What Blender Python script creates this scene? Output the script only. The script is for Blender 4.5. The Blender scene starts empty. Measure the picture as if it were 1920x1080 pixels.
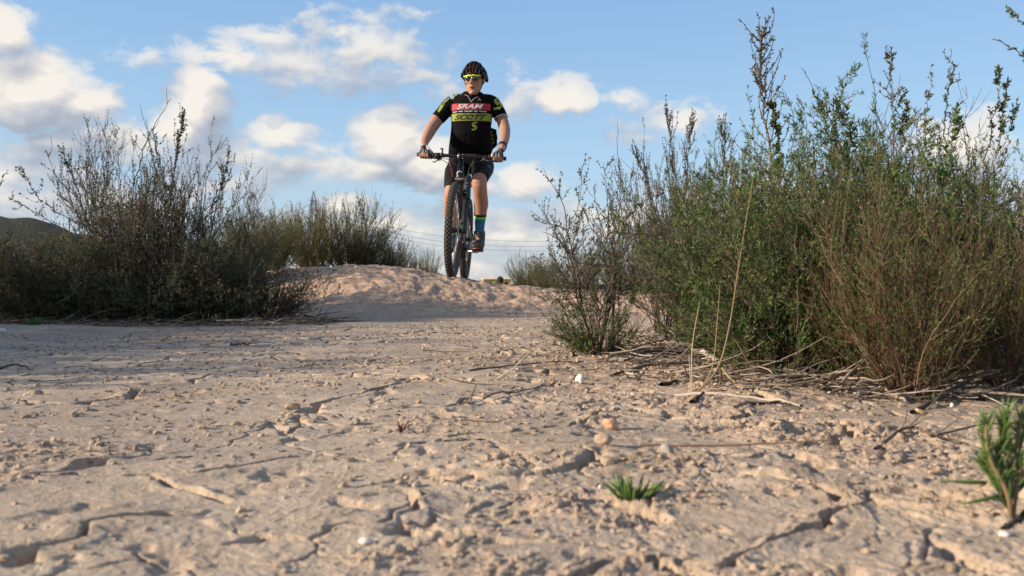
import bpy, bmesh, math, random
import numpy as np
from mathutils import Vector, Matrix, Quaternion
from mathutils.bvhtree import BVHTree

R = math.radians
scene = bpy.context.scene
COL = scene.collection
F = 1663.0          # focal length in pixels of a 1920 wide picture
H = 0.20            # camera height above the clay

# ------------------------------------------------------------------ camera
cam_d = bpy.data.cameras.new("camera")
cam = bpy.data.objects.new("camera", cam_d)
COL.objects.link(cam)
cam.location = (0, 0, H)
cam.rotation_euler = (R(90), 0, 0)
cam_d.sensor_width = 36.0
cam_d.lens = 36.0 * F / 1920.0
cam_d.shift_y = -8.0 / 1920.0
cam_d.clip_start = 0.01
cam_d.clip_end = 20000
cam_d.dof.use_dof = True
cam_d.dof.focus_distance = 3.2
cam_d.dof.aperture_fstop = 10.0
scene.camera = cam

# ------------------------------------------------------------------ exposure
vs = scene.view_settings
scene.display_settings.display_device = 'sRGB'
vs.view_transform = 'Standard'
vs.look = 'None'
vs.exposure = 0.75
vs.gamma = 1.0
vs.use_curve_mapping = False

# ------------------------------------------------------------------ sun
SUN = Vector((-0.97, -0.24, 0.0)).normalized()
SUN_EL = R(20)
sun_dir = Vector((SUN.x * math.cos(SUN_EL), SUN.y * math.cos(SUN_EL), math.sin(SUN_EL)))
sd = bpy.data.lights.new("sun", 'SUN')
sd.energy = 4.9
sd.angle = R(0.55)
sd.color = (1.0, 0.83, 0.62)
sun = bpy.data.objects.new("sun", sd)
COL.objects.link(sun)
sun.rotation_euler = sun_dir.to_track_quat('Z', 'Y').to_euler()
sun.location = (-20, -8, 8)

# ------------------------------------------------------------------ sky
world = bpy.data.worlds.new("World")
scene.world = world
world.use_nodes = True
wt = world.node_tree
wt.nodes.clear()


class NT:
    """Small writer for node trees."""
    def __init__(s, tree):
        s.t = tree

    def n(s, kind, **kw):
        nd = s.t.nodes.new(kind)
        for k, v in kw.items():
            setattr(nd, k, v)
        return nd

    def put(s, sock, v):
        if isinstance(v, bpy.types.NodeSocket):
            s.t.links.new(v, sock)
        elif v is not None:
            sock.default_value = v

    def math(s, op, a, b=None, c=None, clamp=False):
        nd = s.n('ShaderNodeMath', operation=op, use_clamp=clamp)
        s.put(nd.inputs[0], a)
        s.put(nd.inputs[1], b)
        s.put(nd.inputs[2], c)
        return nd.outputs[0]

    def vmath(s, op, a, b=None, c=None, out=0):
        nd = s.n('ShaderNodeVectorMath', operation=op)
        s.put(nd.inputs[0], a)
        s.put(nd.inputs[1], b)
        if c is not None:
            s.put(nd.inputs[2], c)
        return nd.outputs[out]

    def noise(s, vec, scale, detail=4, rough=0.55, dist=0.0, out='Fac'):
        nd = s.n('ShaderNodeTexNoise')
        s.put(nd.inputs['Vector'], vec)
        s.put(nd.inputs['Scale'], scale)
        s.put(nd.inputs['Detail'], detail)
        s.put(nd.inputs['Roughness'], rough)
        s.put(nd.inputs['Distortion'], dist)
        return nd.outputs[out]

    def smooth(s, v, a, b, lo=0.0, hi=1.0):
        nd = s.n('ShaderNodeMapRange', interpolation_type='SMOOTHSTEP')
        s.put(nd.inputs[0], v)
        for i, x in zip((1, 2, 3, 4), (a, b, lo, hi)):
            s.put(nd.inputs[i], x)
        return nd.outputs[0]

    def mix(s, f, a, b, blend='MIX'):
        nd = s.n('ShaderNodeMix', data_type='RGBA', blend_type=blend)
        s.put(nd.inputs[0], f)
        s.put(nd.inputs[6], a if isinstance(a, bpy.types.NodeSocket) else (*a[:3], 1))
        s.put(nd.inputs[7], b if isinstance(b, bpy.types.NodeSocket) else (*b[:3], 1))
        return nd.outputs[2]

    def ramp(s, f, stops):
        nd = s.n('ShaderNodeValToRGB')
        s.put(nd.inputs[0], f)
        e = nd.color_ramp.elements
        while len(e) < len(stops):
            e.new(0.5)
        for i, (p, c) in enumerate(stops):
            e[i].position = p
            e[i].color = (*c[:3], 1)
        return nd.outputs[0]

    def bump(s, h, strength=0.5, dist=0.01, normal=None):
        nd = s.n('ShaderNodeBump')
        s.put(nd.inputs['Strength'], strength)
        s.put(nd.inputs['Distance'], dist)
        s.put(nd.inputs['Height'], h)
        if normal is not None:
            s.put(nd.inputs['Normal'], normal)
        return nd.outputs[0]


def az(px):
    return math.atan((px - 960) / F)


def el(px, py):
    return math.atan((532 - py) / F * math.cos(az(px)))


# cumulus banks: centre px, centre py, half width, half height, crispness
CLOUDS = [
    (60, 165, 135, 80, 1.25), (150, 195, 70, 55, 1.1), (5, 40, 60, 52, 1.0),
    (372, 195, 66, 66, 1.15), (335, 235, 60, 42, 0.9),
    (110, 272, 85, 36, 0.8), (215, 262, 90, 45, 0.75),
    (40, 330, 200, 50, 0.5), (60, 300, 120, 55, 0.45),
    (522, 243, 66, 36, 0.75), (600, 310, 170, 50, 0.42), (430, 290, 140, 60, 0.5),
    (735, 262, 92, 70, 1.2), (790, 310, 105, 62, 1.1), (700, 320, 70, 45, 0.8),
    (1062, 180, 64, 36, 0.95), (965, 185, 60, 46, 0.4), (1160, 172, 50, 18, 0.3),
    (985, 340, 70, 42, 0.7), (900, 345, 70, 30, 0.5),
    (430, 108, 130, 36, 0.5), (560, 125, 120, 34, 0.45), (700, 95, 125, 70, 0.5), (500, 72, 80, 22, 0.55),
    (650, 45, 80, 26, 0.35), (280, 112, 70, 20, 0.25), (780, 135, 90, 34, 0.3),
    (1280, 215, 66, 30, 0.45), (1200, 240, 60, 24, 0.25),
    (1800, 262, 90, 60, 0.75), (1850, 340, 160, 60, 0.35),
    (640, 392, 70, 30, 0.8), (420, 360, 120, 40, 0.5),
    (700, 420, 260, 34, 0.42), (950, 440, 300, 55, 0.5), (930, 500, 400, 30, 0.42), (1150, 420, 160, 60, 0.4),
    (200, 380, 300, 50, 0.5), (1500, 430, 500, 90, 0.4),
]


def cloud_group():
    g = bpy.data.node_groups.new("cloud_density", 'ShaderNodeTree')
    g.interface.new_socket("p", in_out='INPUT', socket_type='NodeSocketVector')
    g.interface.new_socket("d", in_out='OUTPUT', socket_type='NodeSocketFloat')
    g.interface.new_socket("soft", in_out='OUTPUT', socket_type='NodeSocketFloat')
    t = NT(g)
    gi, go = t.n('NodeGroupInput'), t.n('NodeGroupOutput')
    p = gi.outputs[0]
    stretched = t.vmath('MULTIPLY', p, (1.0, 1.6, 1.0))
    w1 = t.noise(stretched, 9.0, 3, 0.55, out='Color')
    w1 = t.vmath('SCALE', t.vmath('SUBTRACT', w1, (0.5, 0.5, 0.5)), None)
    w1.node.inputs[3].default_value = 0.055
    q = t.vmath('ADD', p, w1)
    acc = None
    for (cx, cy, rx, ry, wgt) in CLOUDS:
        c = (az(cx), el(cx, cy), 0)
        s = (F / rx, F / ry, 0)
        d = t.vmath('SUBTRACT', q, c)
        d = t.vmath('MULTIPLY', d, s)
        ln = t.vmath('LENGTH', d, out=1)
        v = t.math('MULTIPLY_ADD', ln, -wgt, wgt)
        acc = v if acc is None else t.math('SMOOTH_MAX', acc, v, 0.12)
    # the same sort of broken cumulus everywhere outside the frame
    sep = t.n('ShaderNodeSeparateXYZ')
    t.put(sep.inputs[0], q)
    a = t.math('ABSOLUTE', sep.outputs[0])
    out_side = t.smooth(a, 0.50, 0.75)
    out_up = t.smooth(sep.outputs[1], 0.32, 0.5)
    outm = t.math('MAXIMUM', out_side, out_up)
    big = t.noise(stretched, 3.3, 4, 0.5)
    gen = t.math('MULTIPLY_ADD', big, 5.0, -2.65)
    gen = t.math('MINIMUM', gen, 0.7)
    low = t.smooth(sep.outputs[1], 0.0, 0.16, 0.45, 0.0)
    gen = t.math('ADD', gen, low)
    mixf = t.n('ShaderNodeMix', data_type='FLOAT')
    t.put(mixf.inputs[0], outm)
    t.put(mixf.inputs[2], acc)
    t.put(mixf.inputs[3], gen)
    base = mixf.outputs[0]
    f1 = t.noise(stretched, 24.0, 9, 0.60, 0.35)
    f2 = t.noise(stretched, 8.0, 2, 0.5)
    d = t.math('MULTIPLY_ADD', t.math('SUBTRACT', f1, 0.5), 1.55, base)
    d = t.math('MULTIPLY_ADD', t.math('SUBTRACT', f2, 0.5), 0.5, d)
    t.put(go.inputs[0], d)
    ds = t.math('MULTIPLY_ADD', t.math('SUBTRACT', t.noise(stretched, 17.0, 2, 0.5), 0.5), 0.9, base)
    t.put(go.inputs[1], ds)
    return g


w = NT(wt)
tc = w.n('ShaderNodeTexCoord')
sep = w.n('ShaderNodeSeparateXYZ')
w.put(sep.inputs[0], tc.outputs['Generated'])
a_ = w.math('ARCTAN2', sep.outputs[0], sep.outputs[1])
e_ = w.math('ARCSINE', sep.outputs[2])
comb = w.n('ShaderNodeCombineXYZ')
w.put(comb.inputs[0], a_)
w.put(comb.inputs[1], e_)
P_ = comb.outputs[0]
cg = cloud_group()


def dens(vec):
    nd = w.n('ShaderNodeGroup', node_tree=cg)
    w.put(nd.inputs[0], vec)
    return nd.outputs


d0, s0 = dens(P_)
_, s1 = dens(w.vmath('ADD', P_, (-0.014, 0.038, 0)))
d2, _ = dens(w.vmath('ADD', P_, (-0.0035, 0.0065, 0)))
alpha = w.smooth(d0, -0.10, 0.30)
lit = w.math('MULTIPLY_ADD', w.math('SUBTRACT', s0, s1), 0.60, 0.61)
lit = w.math('MULTIPLY_ADD', w.math('SUBTRACT', d0, d2), 0.55, lit)
lit = w.math('ADD', lit, w.math('MULTIPLY_ADD', w.noise(P_, 20.0, 6, 0.6), 0.4, -0.20), clamp=True)
sky = w.n('ShaderNodeTexSky', sky_type='NISHITA')
sky.sun_disc = False
sky.sun_elevation = SUN_EL
sky.sun_rotation = math.atan2(sun_dir.x, sun_dir.y)
sky.altitude = 100
sky.air_density = 1.0
sky.dust_density = 0.2
sky.ozone_density = 1.6
SKY_STRENGTH = 0.10
SKYTINT = (1.0, 1.0, 1.0)
CL = 1.0 / SKY_STRENGTH / (2 ** vs.exposure)
# the pale blue of moist air low down, over the physical sky
air = w.ramp(w.math('MULTIPLY', sep.outputs[2], 1.0, clamp=True),
             [(0.0, (.50 * CL, .59 * CL, .71 * CL)), (0.05, (.48 * CL, .61 * CL, .77 * CL)), (0.13, (.43 * CL, .65 * CL, .88 * CL)),
              (0.32, (.275 * CL, .50 * CL, .83 * CL)), (1.0, (.12 * CL, .26 * CL, .56 * CL))])
skyc = w.mix(0.75, sky.outputs[0], air)


def cc(r, g, b):      # a cloud's radiance, given as the linear value it shows with
    return (r * CL, g * CL, b * CL)


cloudc = w.ramp(lit, [(0.0, cc(.34, .36, .42)), (0.38, cc(.45, .49, .57)), (0.62, cc(.61, .62, .66)),
                      (0.85, cc(.82, .78, .73)), (1.0, cc(.94, .89, .82))])
fac = w.math('MULTIPLY', alpha, w.smooth(s0, 0.05, 0.65, 0.66, 0.98))
col = w.mix(fac, skyc, cloudc)
bg = w.n('ShaderNodeBackground')
w.put(bg.inputs[0], col)
bg.inputs[1].default_value = SKY_STRENGTH
wo = w.n('ShaderNodeOutputWorld')
w.put(wo.inputs[0], bg.outputs[0])
world.cycles.sampling_method = 'MANUAL'
world.cycles.sample_map_resolution = 512
scene.cycles.max_bounces = 6
scene.cycles.transparent_max_bounces = 8
scene.cycles.sample_clamp_indirect = 6.0

# ------------------------------------------------------------------ helpers


def P(px, py, Y):
    """The place that shows at pixel (px, py) of the photograph, Y metres away."""
    return Vector(((px - 960) / F * Y, Y, H + (532 - py) / F * Y))


def depth(py, z=0.0):
    """How far away ground of height z lies that shows at row py."""
    return (H - z) * F / (py - 532)


def tag(o, label=None, cat=None, group=None, kind=None):
    if label:
        o['label'] = label
    if cat:
        o['category'] = cat
    if group:
        o['group'] = group
    if kind:
        o['kind'] = kind
    return o


def empty(name, loc=(0, 0, 0), rz=0.0, parent=None):
    o = bpy.data.objects.new(name, None)
    o.empty_display_size = 0.05
    COL.objects.link(o)
    o.location = loc
    o.rotation_euler = (0, 0, rz)
    if parent is not None:
        o.parent = parent
    return o


def link(name, me, parent=None, loc=None):
    o = bpy.data.objects.new(name, me)
    COL.objects.link(o)
    if parent is not None:
        o.parent = parent
    if loc is not None:
        o.location = loc
    return o


def np_mesh(name, verts, faces, mats=(), smooth=True, attrs=None, midx=None):
    """verts (n,3), faces (m,3|4) numpy -> mesh"""
    verts = np.asarray(verts, np.float32)
    faces = np.asarray(faces, np.int32)
    me = bpy.data.meshes.new(name)
    k = faces.shape[1]
    me.vertices.add(len(verts))
    me.vertices.foreach_set('co', verts.ravel())
    me.loops.add(faces.size)
    me.loops.foreach_set('vertex_index', faces.ravel())
    me.polygons.add(len(faces))
    me.polygons.foreach_set('loop_start', np.arange(0, faces.size, k, dtype=np.int32))
    me.polygons.foreach_set('use_smooth', np.full(len(faces), smooth, bool))
    for m in mats:
        me.materials.append(m)
    if midx is not None:
        me.polygons.foreach_set('material_index', np.asarray(midx, np.int32))
    me.update(calc_edges=True)
    if attrs:
        for an, arr in attrs.items():
            at = me.attributes.new(an, 'FLOAT', 'POINT')
            at.data.foreach_set('value', np.asarray(arr, np.float32))
    return me


def shade(me, flag=True):
    me.polygons.foreach_set('use_smooth', np.full(len(me.polygons), flag, bool))


def new_mat(name):
    m = bpy.data.materials.new(name)
    m.use_nodes = True
    t = NT(m.node_tree)
    b = m.node_tree.nodes['Principled BSDF']
    return m, t, b


def simple_mat(name, col, rough=0.5, metal=0.0, var=0.15, scale=40, bump=0.0, spec=0.5, coat=0.0, sheen=0.0, sss=0.0, bscale=None, bdist=0.002):
    m, t, b = new_mat(name)
    tcn = t.n('ShaderNodeTexCoord')
    nz = t.noise(tcn.outputs['Object'], scale, 5, 0.6)
    c = t.mix(nz, tuple(x * (1 - var) for x in col), tuple(min(1, x * (1 + var)) for x in col))
    t.put(b.inputs['Base Color'], c)
    b.inputs['Roughness'].default_value = rough
    b.inputs['Metallic'].default_value = metal
    b.inputs['Specular IOR Level'].default_value = spec
    b.inputs['Coat Weight'].default_value = coat
    b.inputs['Sheen Weight'].default_value = sheen
    if sss:
        b.inputs['Subsurface Weight'].default_value = sss
        b.inputs['Subsurface Radius'].default_value = (1.0, 0.35, 0.2)
        b.inputs['Subsurface Scale'].default_value = 0.008
    if bump:
        t.put(b.inputs['Normal'], t.bump(t.noise(tcn.outputs['Object'], bscale or scale * 3, 4, 0.6), bump, bdist))
    return m


# ------------------------------------------------------------------ noise on arrays
_rs = np.random.RandomState(7)
_PERM = _rs.permutation(4096).astype(np.int64)
_GA = _rs.rand(4096) * 2 * np.pi
_GX, _GY, _U1, _U2 = np.cos(_GA), np.sin(_GA), _rs.rand(4096), _rs.rand(4096)


def _hash(ix, iy, seed=0):
    return _PERM[(_PERM[(ix + seed * 131) & 4095] + iy) & 4095]


def perlin(x, y, seed=0):
    x = np.asarray(x, float)
    y = np.asarray(y, float)
    ix, iy = np.floor(x).astype(np.int64), np.floor(y).astype(np.int64)
    fx, fy = x - ix, y - iy
    u, v = fx * fx * fx * (fx * (fx * 6 - 15) + 10), fy * fy * fy * (fy * (fy * 6 - 15) + 10)

    def g(dx, dy):
        h = _hash(ix + dx, iy + dy, seed)
        return _GX[h] * (fx - dx) + _GY[h] * (fy - dy)
    a, b, c, d = g(0, 0), g(1, 0), g(0, 1), g(1, 1)
    return ((a * (1 - u) + b * u) * (1 - v) + (c * (1 - u) + d * u) * v) * 1.5


def fbm(x, y, lam, octs=4, seed=0, gain=0.5):
    s, a = 0, 1.0
    for k in range(octs):
        s = s + a * perlin(x / lam + 17.3 * k, y / lam - 9.1 * k, seed + k)
        a *= gain
        lam /= 2.03
    return s


def voro(x, y, seed=0):
    """distance to the cell border (approx) and the id's random number, unit cells"""
    ix, iy = np.floor(x).astype(np.int64), np.floor(y).astype(np.int64)
    f1 = np.full(x.shape, 9.0)
    f2 = np.full(x.shape, 9.0)
    idr = np.zeros(x.shape)
    ddx = np.zeros(x.shape)
    ddy = np.zeros(x.shape)
    for dx in (-1, 0, 1):
        for dy in (-1, 0, 1):
            h = _hash(ix + dx, iy + dy, seed)
            vx, vy = ix + dx + _U1[h] - x, iy + dy + _U2[h] - y
            d = np.sqrt(vx * vx + vy * vy)
            near = d < f1
            f2 = np.where(near, f1, np.minimum(f2, d))
            idr = np.where(near, _U1[(h * 7 + 3) & 4095], idr)
            ddx = np.where(near, vx, ddx)
            ddy = np.where(near, vy, ddy)
            f1 = np.where(near, d, f1)
    return f2 - f1, idr, ddx, ddy


def sst(x, a, b):
    t = np.clip((x - a) / (b - a), 0, 1)
    return t * t * (3 - 2 * t)


# ------------------------------------------------------------------ the lie of the land
_CX = np.array([-6, -4, -2.4, -1.95, -1.67, -1.3, -1.05, -0.8, -0.56, -0.40, -0.08, 0.16, 0.40, 0.8, 1.6, 4.0])
_CZ = np.array([.10, .12, .19, .26, .300, .320, .324, .300, .250, .220, .168, .148, .135, .13, .12, .10])


def terrain(x, y):
    x = np.asarray(x, float)
    y = np.asarray(y, float)
    crest = np.interp(x, _CX, _CZ)
    toe = 5.45 + 0.18 * np.sin(x * 2.1 + 0.6)
    face = sst(y, toe, 6.75 + 0.1 * np.sin(x * 1.7))
    back = 1 - 0.55 * sst(y, 7.9, 10.5) - 0.45 * sst(y, 10, 22)
    z = crest * face ** 1.0 * back
    # the land falls gently away behind and comes up as hills far off
    far = np.clip(y - 18, 0, None)
    z = z - 0.012 * np.minimum(far, 60)
    z = z + 0.02 * fbm(x, y, 1.9, 2, 3) * sst(np.hypot(x, y), 0.5, 3)
    rr = np.hypot(x, y)
    z = z - 1.1 * sst(rr, 60, 150)
    # low hill beyond the bushes on the left
    z = z + 70 * np.exp(-(((x + 560) / 260) ** 2) - (((y - 830) / 220) ** 2))
    z = z + 30 * np.exp(-(((x + 950) / 300) ** 2) - (((y - 1100) / 300) ** 2))
    z = z + 14 * np.exp(-(((x - 420) / 170) ** 2) - (((y - 900) / 260) ** 2))
    z = z + 5 * fbm(x, y, 70, 3, 9) * sst(rr, 400, 700) * sst(z, 2, 20)
    return z


def zones(x, y):
    """how broken up the crust is: 0 smooth skin, 1 crumbled"""
    side = sst(x + 0.12 * (y - 1.0), -0.45, 0.45)
    n = fbm(x, y, 0.42, 4, 31, 0.6)
    return sst(n + 0.46 * side, 0.20, 0.66)


def detail(x, y, s, mask=False):
    """relief of the dried clay; s = local spacing of the mesh (bands finer than it are left out)"""
    z = np.zeros(np.shape(x))

    def band(lam):
        return sst(lam / np.maximum(s, 1e-5), 2.0, 4.0)
    wx = x + 0.06 * fbm(x, y, 0.22, 4, 11)
    wy = y + 0.06 * fbm(x, y, 0.22, 4, 23)
    zn = zones(x, y)
    calm = 0.42 + 0.58 * sst(x + 0.10 * fbm(x, y, .4, 2, 19), -0.35, 0.35)      # the trodden left side is flatter
    z += 0.009 * perlin(x / 0.60, y / 0.60, 41) + 0.0020 * perlin(x / 0.19, y / 0.19, 42)
    # plates of dried mud, wide wandering cracks between some of them
    e, idr, dx, dy = voro(wx / 0.34, wy / 0.25, 5)
    m = sst(fbm(x, y, 0.5, 3, 77), -0.50, -0.15)
    e = e * 0.27
    w = 0.0045 + 0.011 * np.clip(0.5 + 0.9 * fbm(x, y, 0.11, 2, 79), 0, 1)
    crack = (1 - sst(e, w * .45, w)) * m
    z += band(0.03) * (-0.028 * crack + 0.005 * (idr - 0.5) * m * sst(e, 0.005, 0.03))
    z += band(0.03) * m * 0.0035 * (1 - sst(e, w, w + 0.05)) * (1 - crack)
    e2, id2, dx2, dy2 = voro(wx / 0.13 + 3.1, wy / 0.10, 9)
    m2 = sst(fbm(x, y, 0.35, 2, 78), -0.05, 0.25) * (1 - .5 * zn)
    e2 = e2 * .11
    c2 = (1 - sst(e2, 0.0012, 0.0042)) * m2
    z += band(0.010) * (-0.009 * c2 + 0.0025 * (id2 - 0.5) * m2 * sst(e2, 0.002, 0.012))
    # crusts broken off in thin steps
    t = fbm(wx, wy, 0.15, 5, 51, 0.58) * 2.3
    fl = np.floor(t)
    fr = t - fl
    z += calm * band(0.012) * (0.0021 + 0.0030 * zn) * (fl + sst(fr, 0.0, 0.07) - 0.6 * t)
    t = fbm(wx + 5, wy, 0.05, 4, 61, 0.6) * 1.7
    fl = np.floor(t)
    fr = t - fl
    z += calm * band(0.010) * 0.0026 * (0.25 + zn) * (fl + sst(fr, 0.0, 0.12) - 0.35 * t)
    # crumbled earth: angular clods from cells of three sizes
    for lam, amp, sd in ((0.055, 0.0062, 71), (0.026, 0.0042, 73), (0.013, 0.0026, 75)):
        ec, ic, _, _ = voro(wx / lam, wy / lam, sd)
        dome = sst(ec, 0.0, 0.45) * (0.15 + ic ** 2.2)
        z += calm * band(lam * .6) * amp * dome * zn * (0.35 + 0.65 * sst(perlin(x / (lam * 4), y / (lam * 4), sd + 1), -.1, .3))
    # stray clods on the smooth skin
    ec, ic, _, _ = voro(x / 0.045 + 9, y / 0.045, 83)
    z += band(0.02) * 0.006 * calm * sst(ec, 0.10, 0.4) * (ic > 0.975)
    pit = np.clip(-fbm(x, y, 0.07, 3, 95) - 0.45, 0, 1)
    z -= calm * band(0.02) * 0.03 * pit
    z += band(0.007) * 0.0009 * fbm(x, y, 0.012, 2, 97) * (0.6 + zn)
    # the mound face is broken earth
    mf = sst(y, 5.3, 5.9) * (1 - sst(y, 9, 14))
    z += mf * 0.016 * fbm(x, y, 0.13, 5, 101, 0.68) * band(0.1)
    z += (1 - sst(y, 25, 60)) * sst(y, 9, 14) * 0.08 * fbm(x, y, 1.2, 3, 111)
    if mask:
        return z, np.clip(zn * .8 + crack + .6 * c2 + .5 * (pit > .02), 0, 1)
    return z


def ground_z(x, y):
    x = np.atleast_1d(np.asarray(x, float))
    y = np.atleast_1d(np.asarray(y, float))
    r = np.hypot(x, y)
    return terrain(x, y) + detail(x, y, np.maximum(0.0024 * r, 1e-4)) * (1 - sst(r, 30, 60))


def gz(x, y):
    return float(ground_z(x, y)[0])


def G(px, py):
    """ground point seen at a pixel, found by stepping along the ray"""
    dx, dz = (px - 960) / F, (532 - py) / F
    Y = np.arange(0.3, 12, 0.004)
    g = terrain(dx * Y, Y)
    hit = np.nonzero(H + dz * Y <= g)[0]
    Yh = Y[hit[0]] if len(hit) else 12.0
    return Vector((dx * Yh, Yh, gz(dx * Yh, Yh)))


# ------------------------------------------------------------------ ground
def build_ground():
    fine = np.linspace(-R(33), R(33), 500)
    side = np.linspace(R(33), R(80), 46)[1:]
    back = np.linspace(R(80), R(280), 30)[1:-1]
    ang = np.concatenate([-side[::-1], fine, side, back])
    steps = []
    r = 0.05
    while r < 6000:
        steps.append(r)
        if r < 0.45: k = 0.03
        elif r < 2.2: k = 0.0023
        elif r < 5.3: k = 0.0030
        elif r < 8.2: k = 0.0036
        elif r < 14: k = 0.012
        else: k = 0.05
        r *= 1 + k
    rad = np.array(steps)
    A, Rr = np.meshgrid(ang, rad)
    x, y = Rr * np.sin(A), Rr * np.cos(A)
    sp = np.where(np.abs(A) <= R(33.5), 0.0024, 0.02) * Rr
    dz, broken = detail(x, y, sp, True)
    z = terrain(x, y) + dz * (1 - sst(Rr, 30, 60))
    n, m = z.shape
    idx = np.arange(n * m).reshape(n, m)
    nxt = np.roll(idx, -1, axis=1)
    q = np.stack([idx[:-1], idx[1:], nxt[1:], nxt[:-1]], -1).reshape(-1, 4)[:, ::-1]
    verts = np.stack([x, y, z], -1).reshape(-1, 3)
    # close the middle
    verts = np.vstack([verts, [[0, 0, 0]]])
    me = np_mesh("ground", verts, q, [mat_clay], True, {'broken': np.append(broken.ravel(), 0)})
    return link("ground", me)


def clay_material():
    m, t, b = new_mat("dried_clay")
    tcn = t.n('ShaderNodeTexCoord')
    p = tcn.outputs['Object']
    n1 = t.noise(p, 2.3, 5, 0.6)
    n2 = t.noise(p, 14, 6, 0.65, 0.4)
    n3 = t.noise(p, 90, 5, 0.7)
    n4 = t.noise(t.vmath('MULTIPLY', p, (1, 1, 1)), 420, 3, 0.7)
    at = t.n('ShaderNodeAttribute', attribute_name='broken')
    skin = t.ramp(n2, [(0.25, (.28, .21, .15)), (0.42, (.44, .345, .255)), (0.58, (.53, .42, .315)), (0.8, (.60, .485, .37))])
    skin = t.mix(t.smooth(n1, 0.40, 0.64), skin, t.mix(n3, (.27, .215, .175), (.43, .355, .29)))
    crumb = t.ramp(n3, [(0.25, (.23, .165, .12)), (0.45, (.40, .30, .22)), (0.62, (.52, .40, .30)), (0.8, (.60, .475, .355))])
    c = t.mix(t.smooth(t.math('MULTIPLY_ADD', t.math('SUBTRACT', n2, .5), 1.2, at.outputs['Fac']), .15, .75), skin, crumb)
    c = t.mix(t.math('MULTIPLY', t.smooth(n4, 0.60, 0.72), 0.5), c, (.17, .11, .075))
    c = t.mix(t.math('MULTIPLY', t.smooth(t.noise(p, 48, 5, 0.75), 0.58, 0.68), 0.55), c, (.24, .17, .12))
    c = t.mix(t.math('MULTIPLY', t.smooth(t.noise(p, 260, 2, 0.5), 0.68, 0.76), 0.6), c, (.72, .66, .58))
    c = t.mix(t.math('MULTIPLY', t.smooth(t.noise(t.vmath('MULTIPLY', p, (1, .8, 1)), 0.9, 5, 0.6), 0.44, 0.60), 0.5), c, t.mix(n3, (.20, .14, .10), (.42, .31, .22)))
    c = t.mix(t.math('MULTIPLY', t.smooth(t.noise(p, 7.5, 6, 0.72), 0.54, 0.68), 0.45), c, (.60, .43, .29))
    # redder, duller earth of the mound; scrubland far off
    sp = t.n('ShaderNodeSeparateXYZ')
    t.put(sp.inputs[0], p)
    mound = t.smooth(sp.outputs[1], 4.2, 6.2)
    c = t.mix(t.math('MULTIPLY', mound, 0.8), c, t.ramp(t.noise(p, 26, 6, 0.65), [(0.3, (.27, .17, .115)), (0.5, (.50, .345, .245)), (0.7, (.64, .47, .35))]))
    far = t.smooth(sp.outputs[1], 11, 26)
    scrub = t.ramp(t.noise(p, 0.35, 8, 0.7), [(0.35, (.012, .015, .008)), (0.5, (.03, .032, .017)), (0.7, (.08, .065, .042))])
    c = t.mix(far, c, scrub)
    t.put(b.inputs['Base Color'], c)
    b.inputs['Roughness'].default_value = 0.92
    b.inputs['Specular IOR Level'].default_value = 0.25
    h = t.math('MULTIPLY_ADD', t.noise(p, 160, 5, 0.7), 0.7, t.math('MULTIPLY', t.noise(p, 600, 3, 0.6), 0.3))
    h = t.math('MULTIPLY_ADD', t.noise(p, 70, 4, 0.6), 0.9, h)
    near = t.bump(h, 0.95, 0.005)
    hm = t.math('MULTIPLY', t.math('MULTIPLY_ADD', t.noise(p, 42, 4, 0.7), .6, t.noise(p, 13, 5, 0.75)), mound)
    near = t.bump(hm, 0.8, 0.035, near)
    t.put(b.inputs['Normal'], near)
    return m


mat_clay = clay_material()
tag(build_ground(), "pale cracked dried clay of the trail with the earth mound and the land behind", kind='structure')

# ================================================================== plants
def plant_mat(name, stops, rough=0.6, trans=0.25, spec=0.25):
    """colour runs over the per-leaf 'tint' attribute"""
    m, t, b = new_mat(name)
    at = t.n('ShaderNodeAttribute', attribute_name='tint')
    tcn = t.n('ShaderNodeTexCoord')
    oi = t.n('ShaderNodeObjectInfo')
    f = t.math('MULTIPLY_ADD', t.noise(tcn.outputs['Object'], 9, 3, 0.6), 0.5, t.math('SUBTRACT', at.outputs['Fac'], 0.25))
    f = t.math('MULTIPLY_ADD', oi.outputs['Random'], 0.12, f, clamp=True)
    c = t.ramp(f, stops)
    t.put(b.inputs['Base Color'], c)
    b.inputs['Roughness'].default_value = rough
    b.inputs['Specular IOR Level'].default_value = spec
    if trans:
        tr = t.n('ShaderNodeBsdfTranslucent')
        t.put(tr.inputs[0], t.mix(0.5, c, (.35, .42, .05), 'MULTIPLY') if False else c)
        mx = t.n('ShaderNodeMixShader')
        mx.inputs[0].default_value = trans
        t.put(mx.inputs[1], b.outputs[0])
        t.put(mx.inputs[2], tr.outputs[0])
        out = [n for n in m.node_tree.nodes if n.type == 'OUTPUT_MATERIAL'][0]
        t.put(out.inputs[0], mx.outputs[0])
    return m


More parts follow.
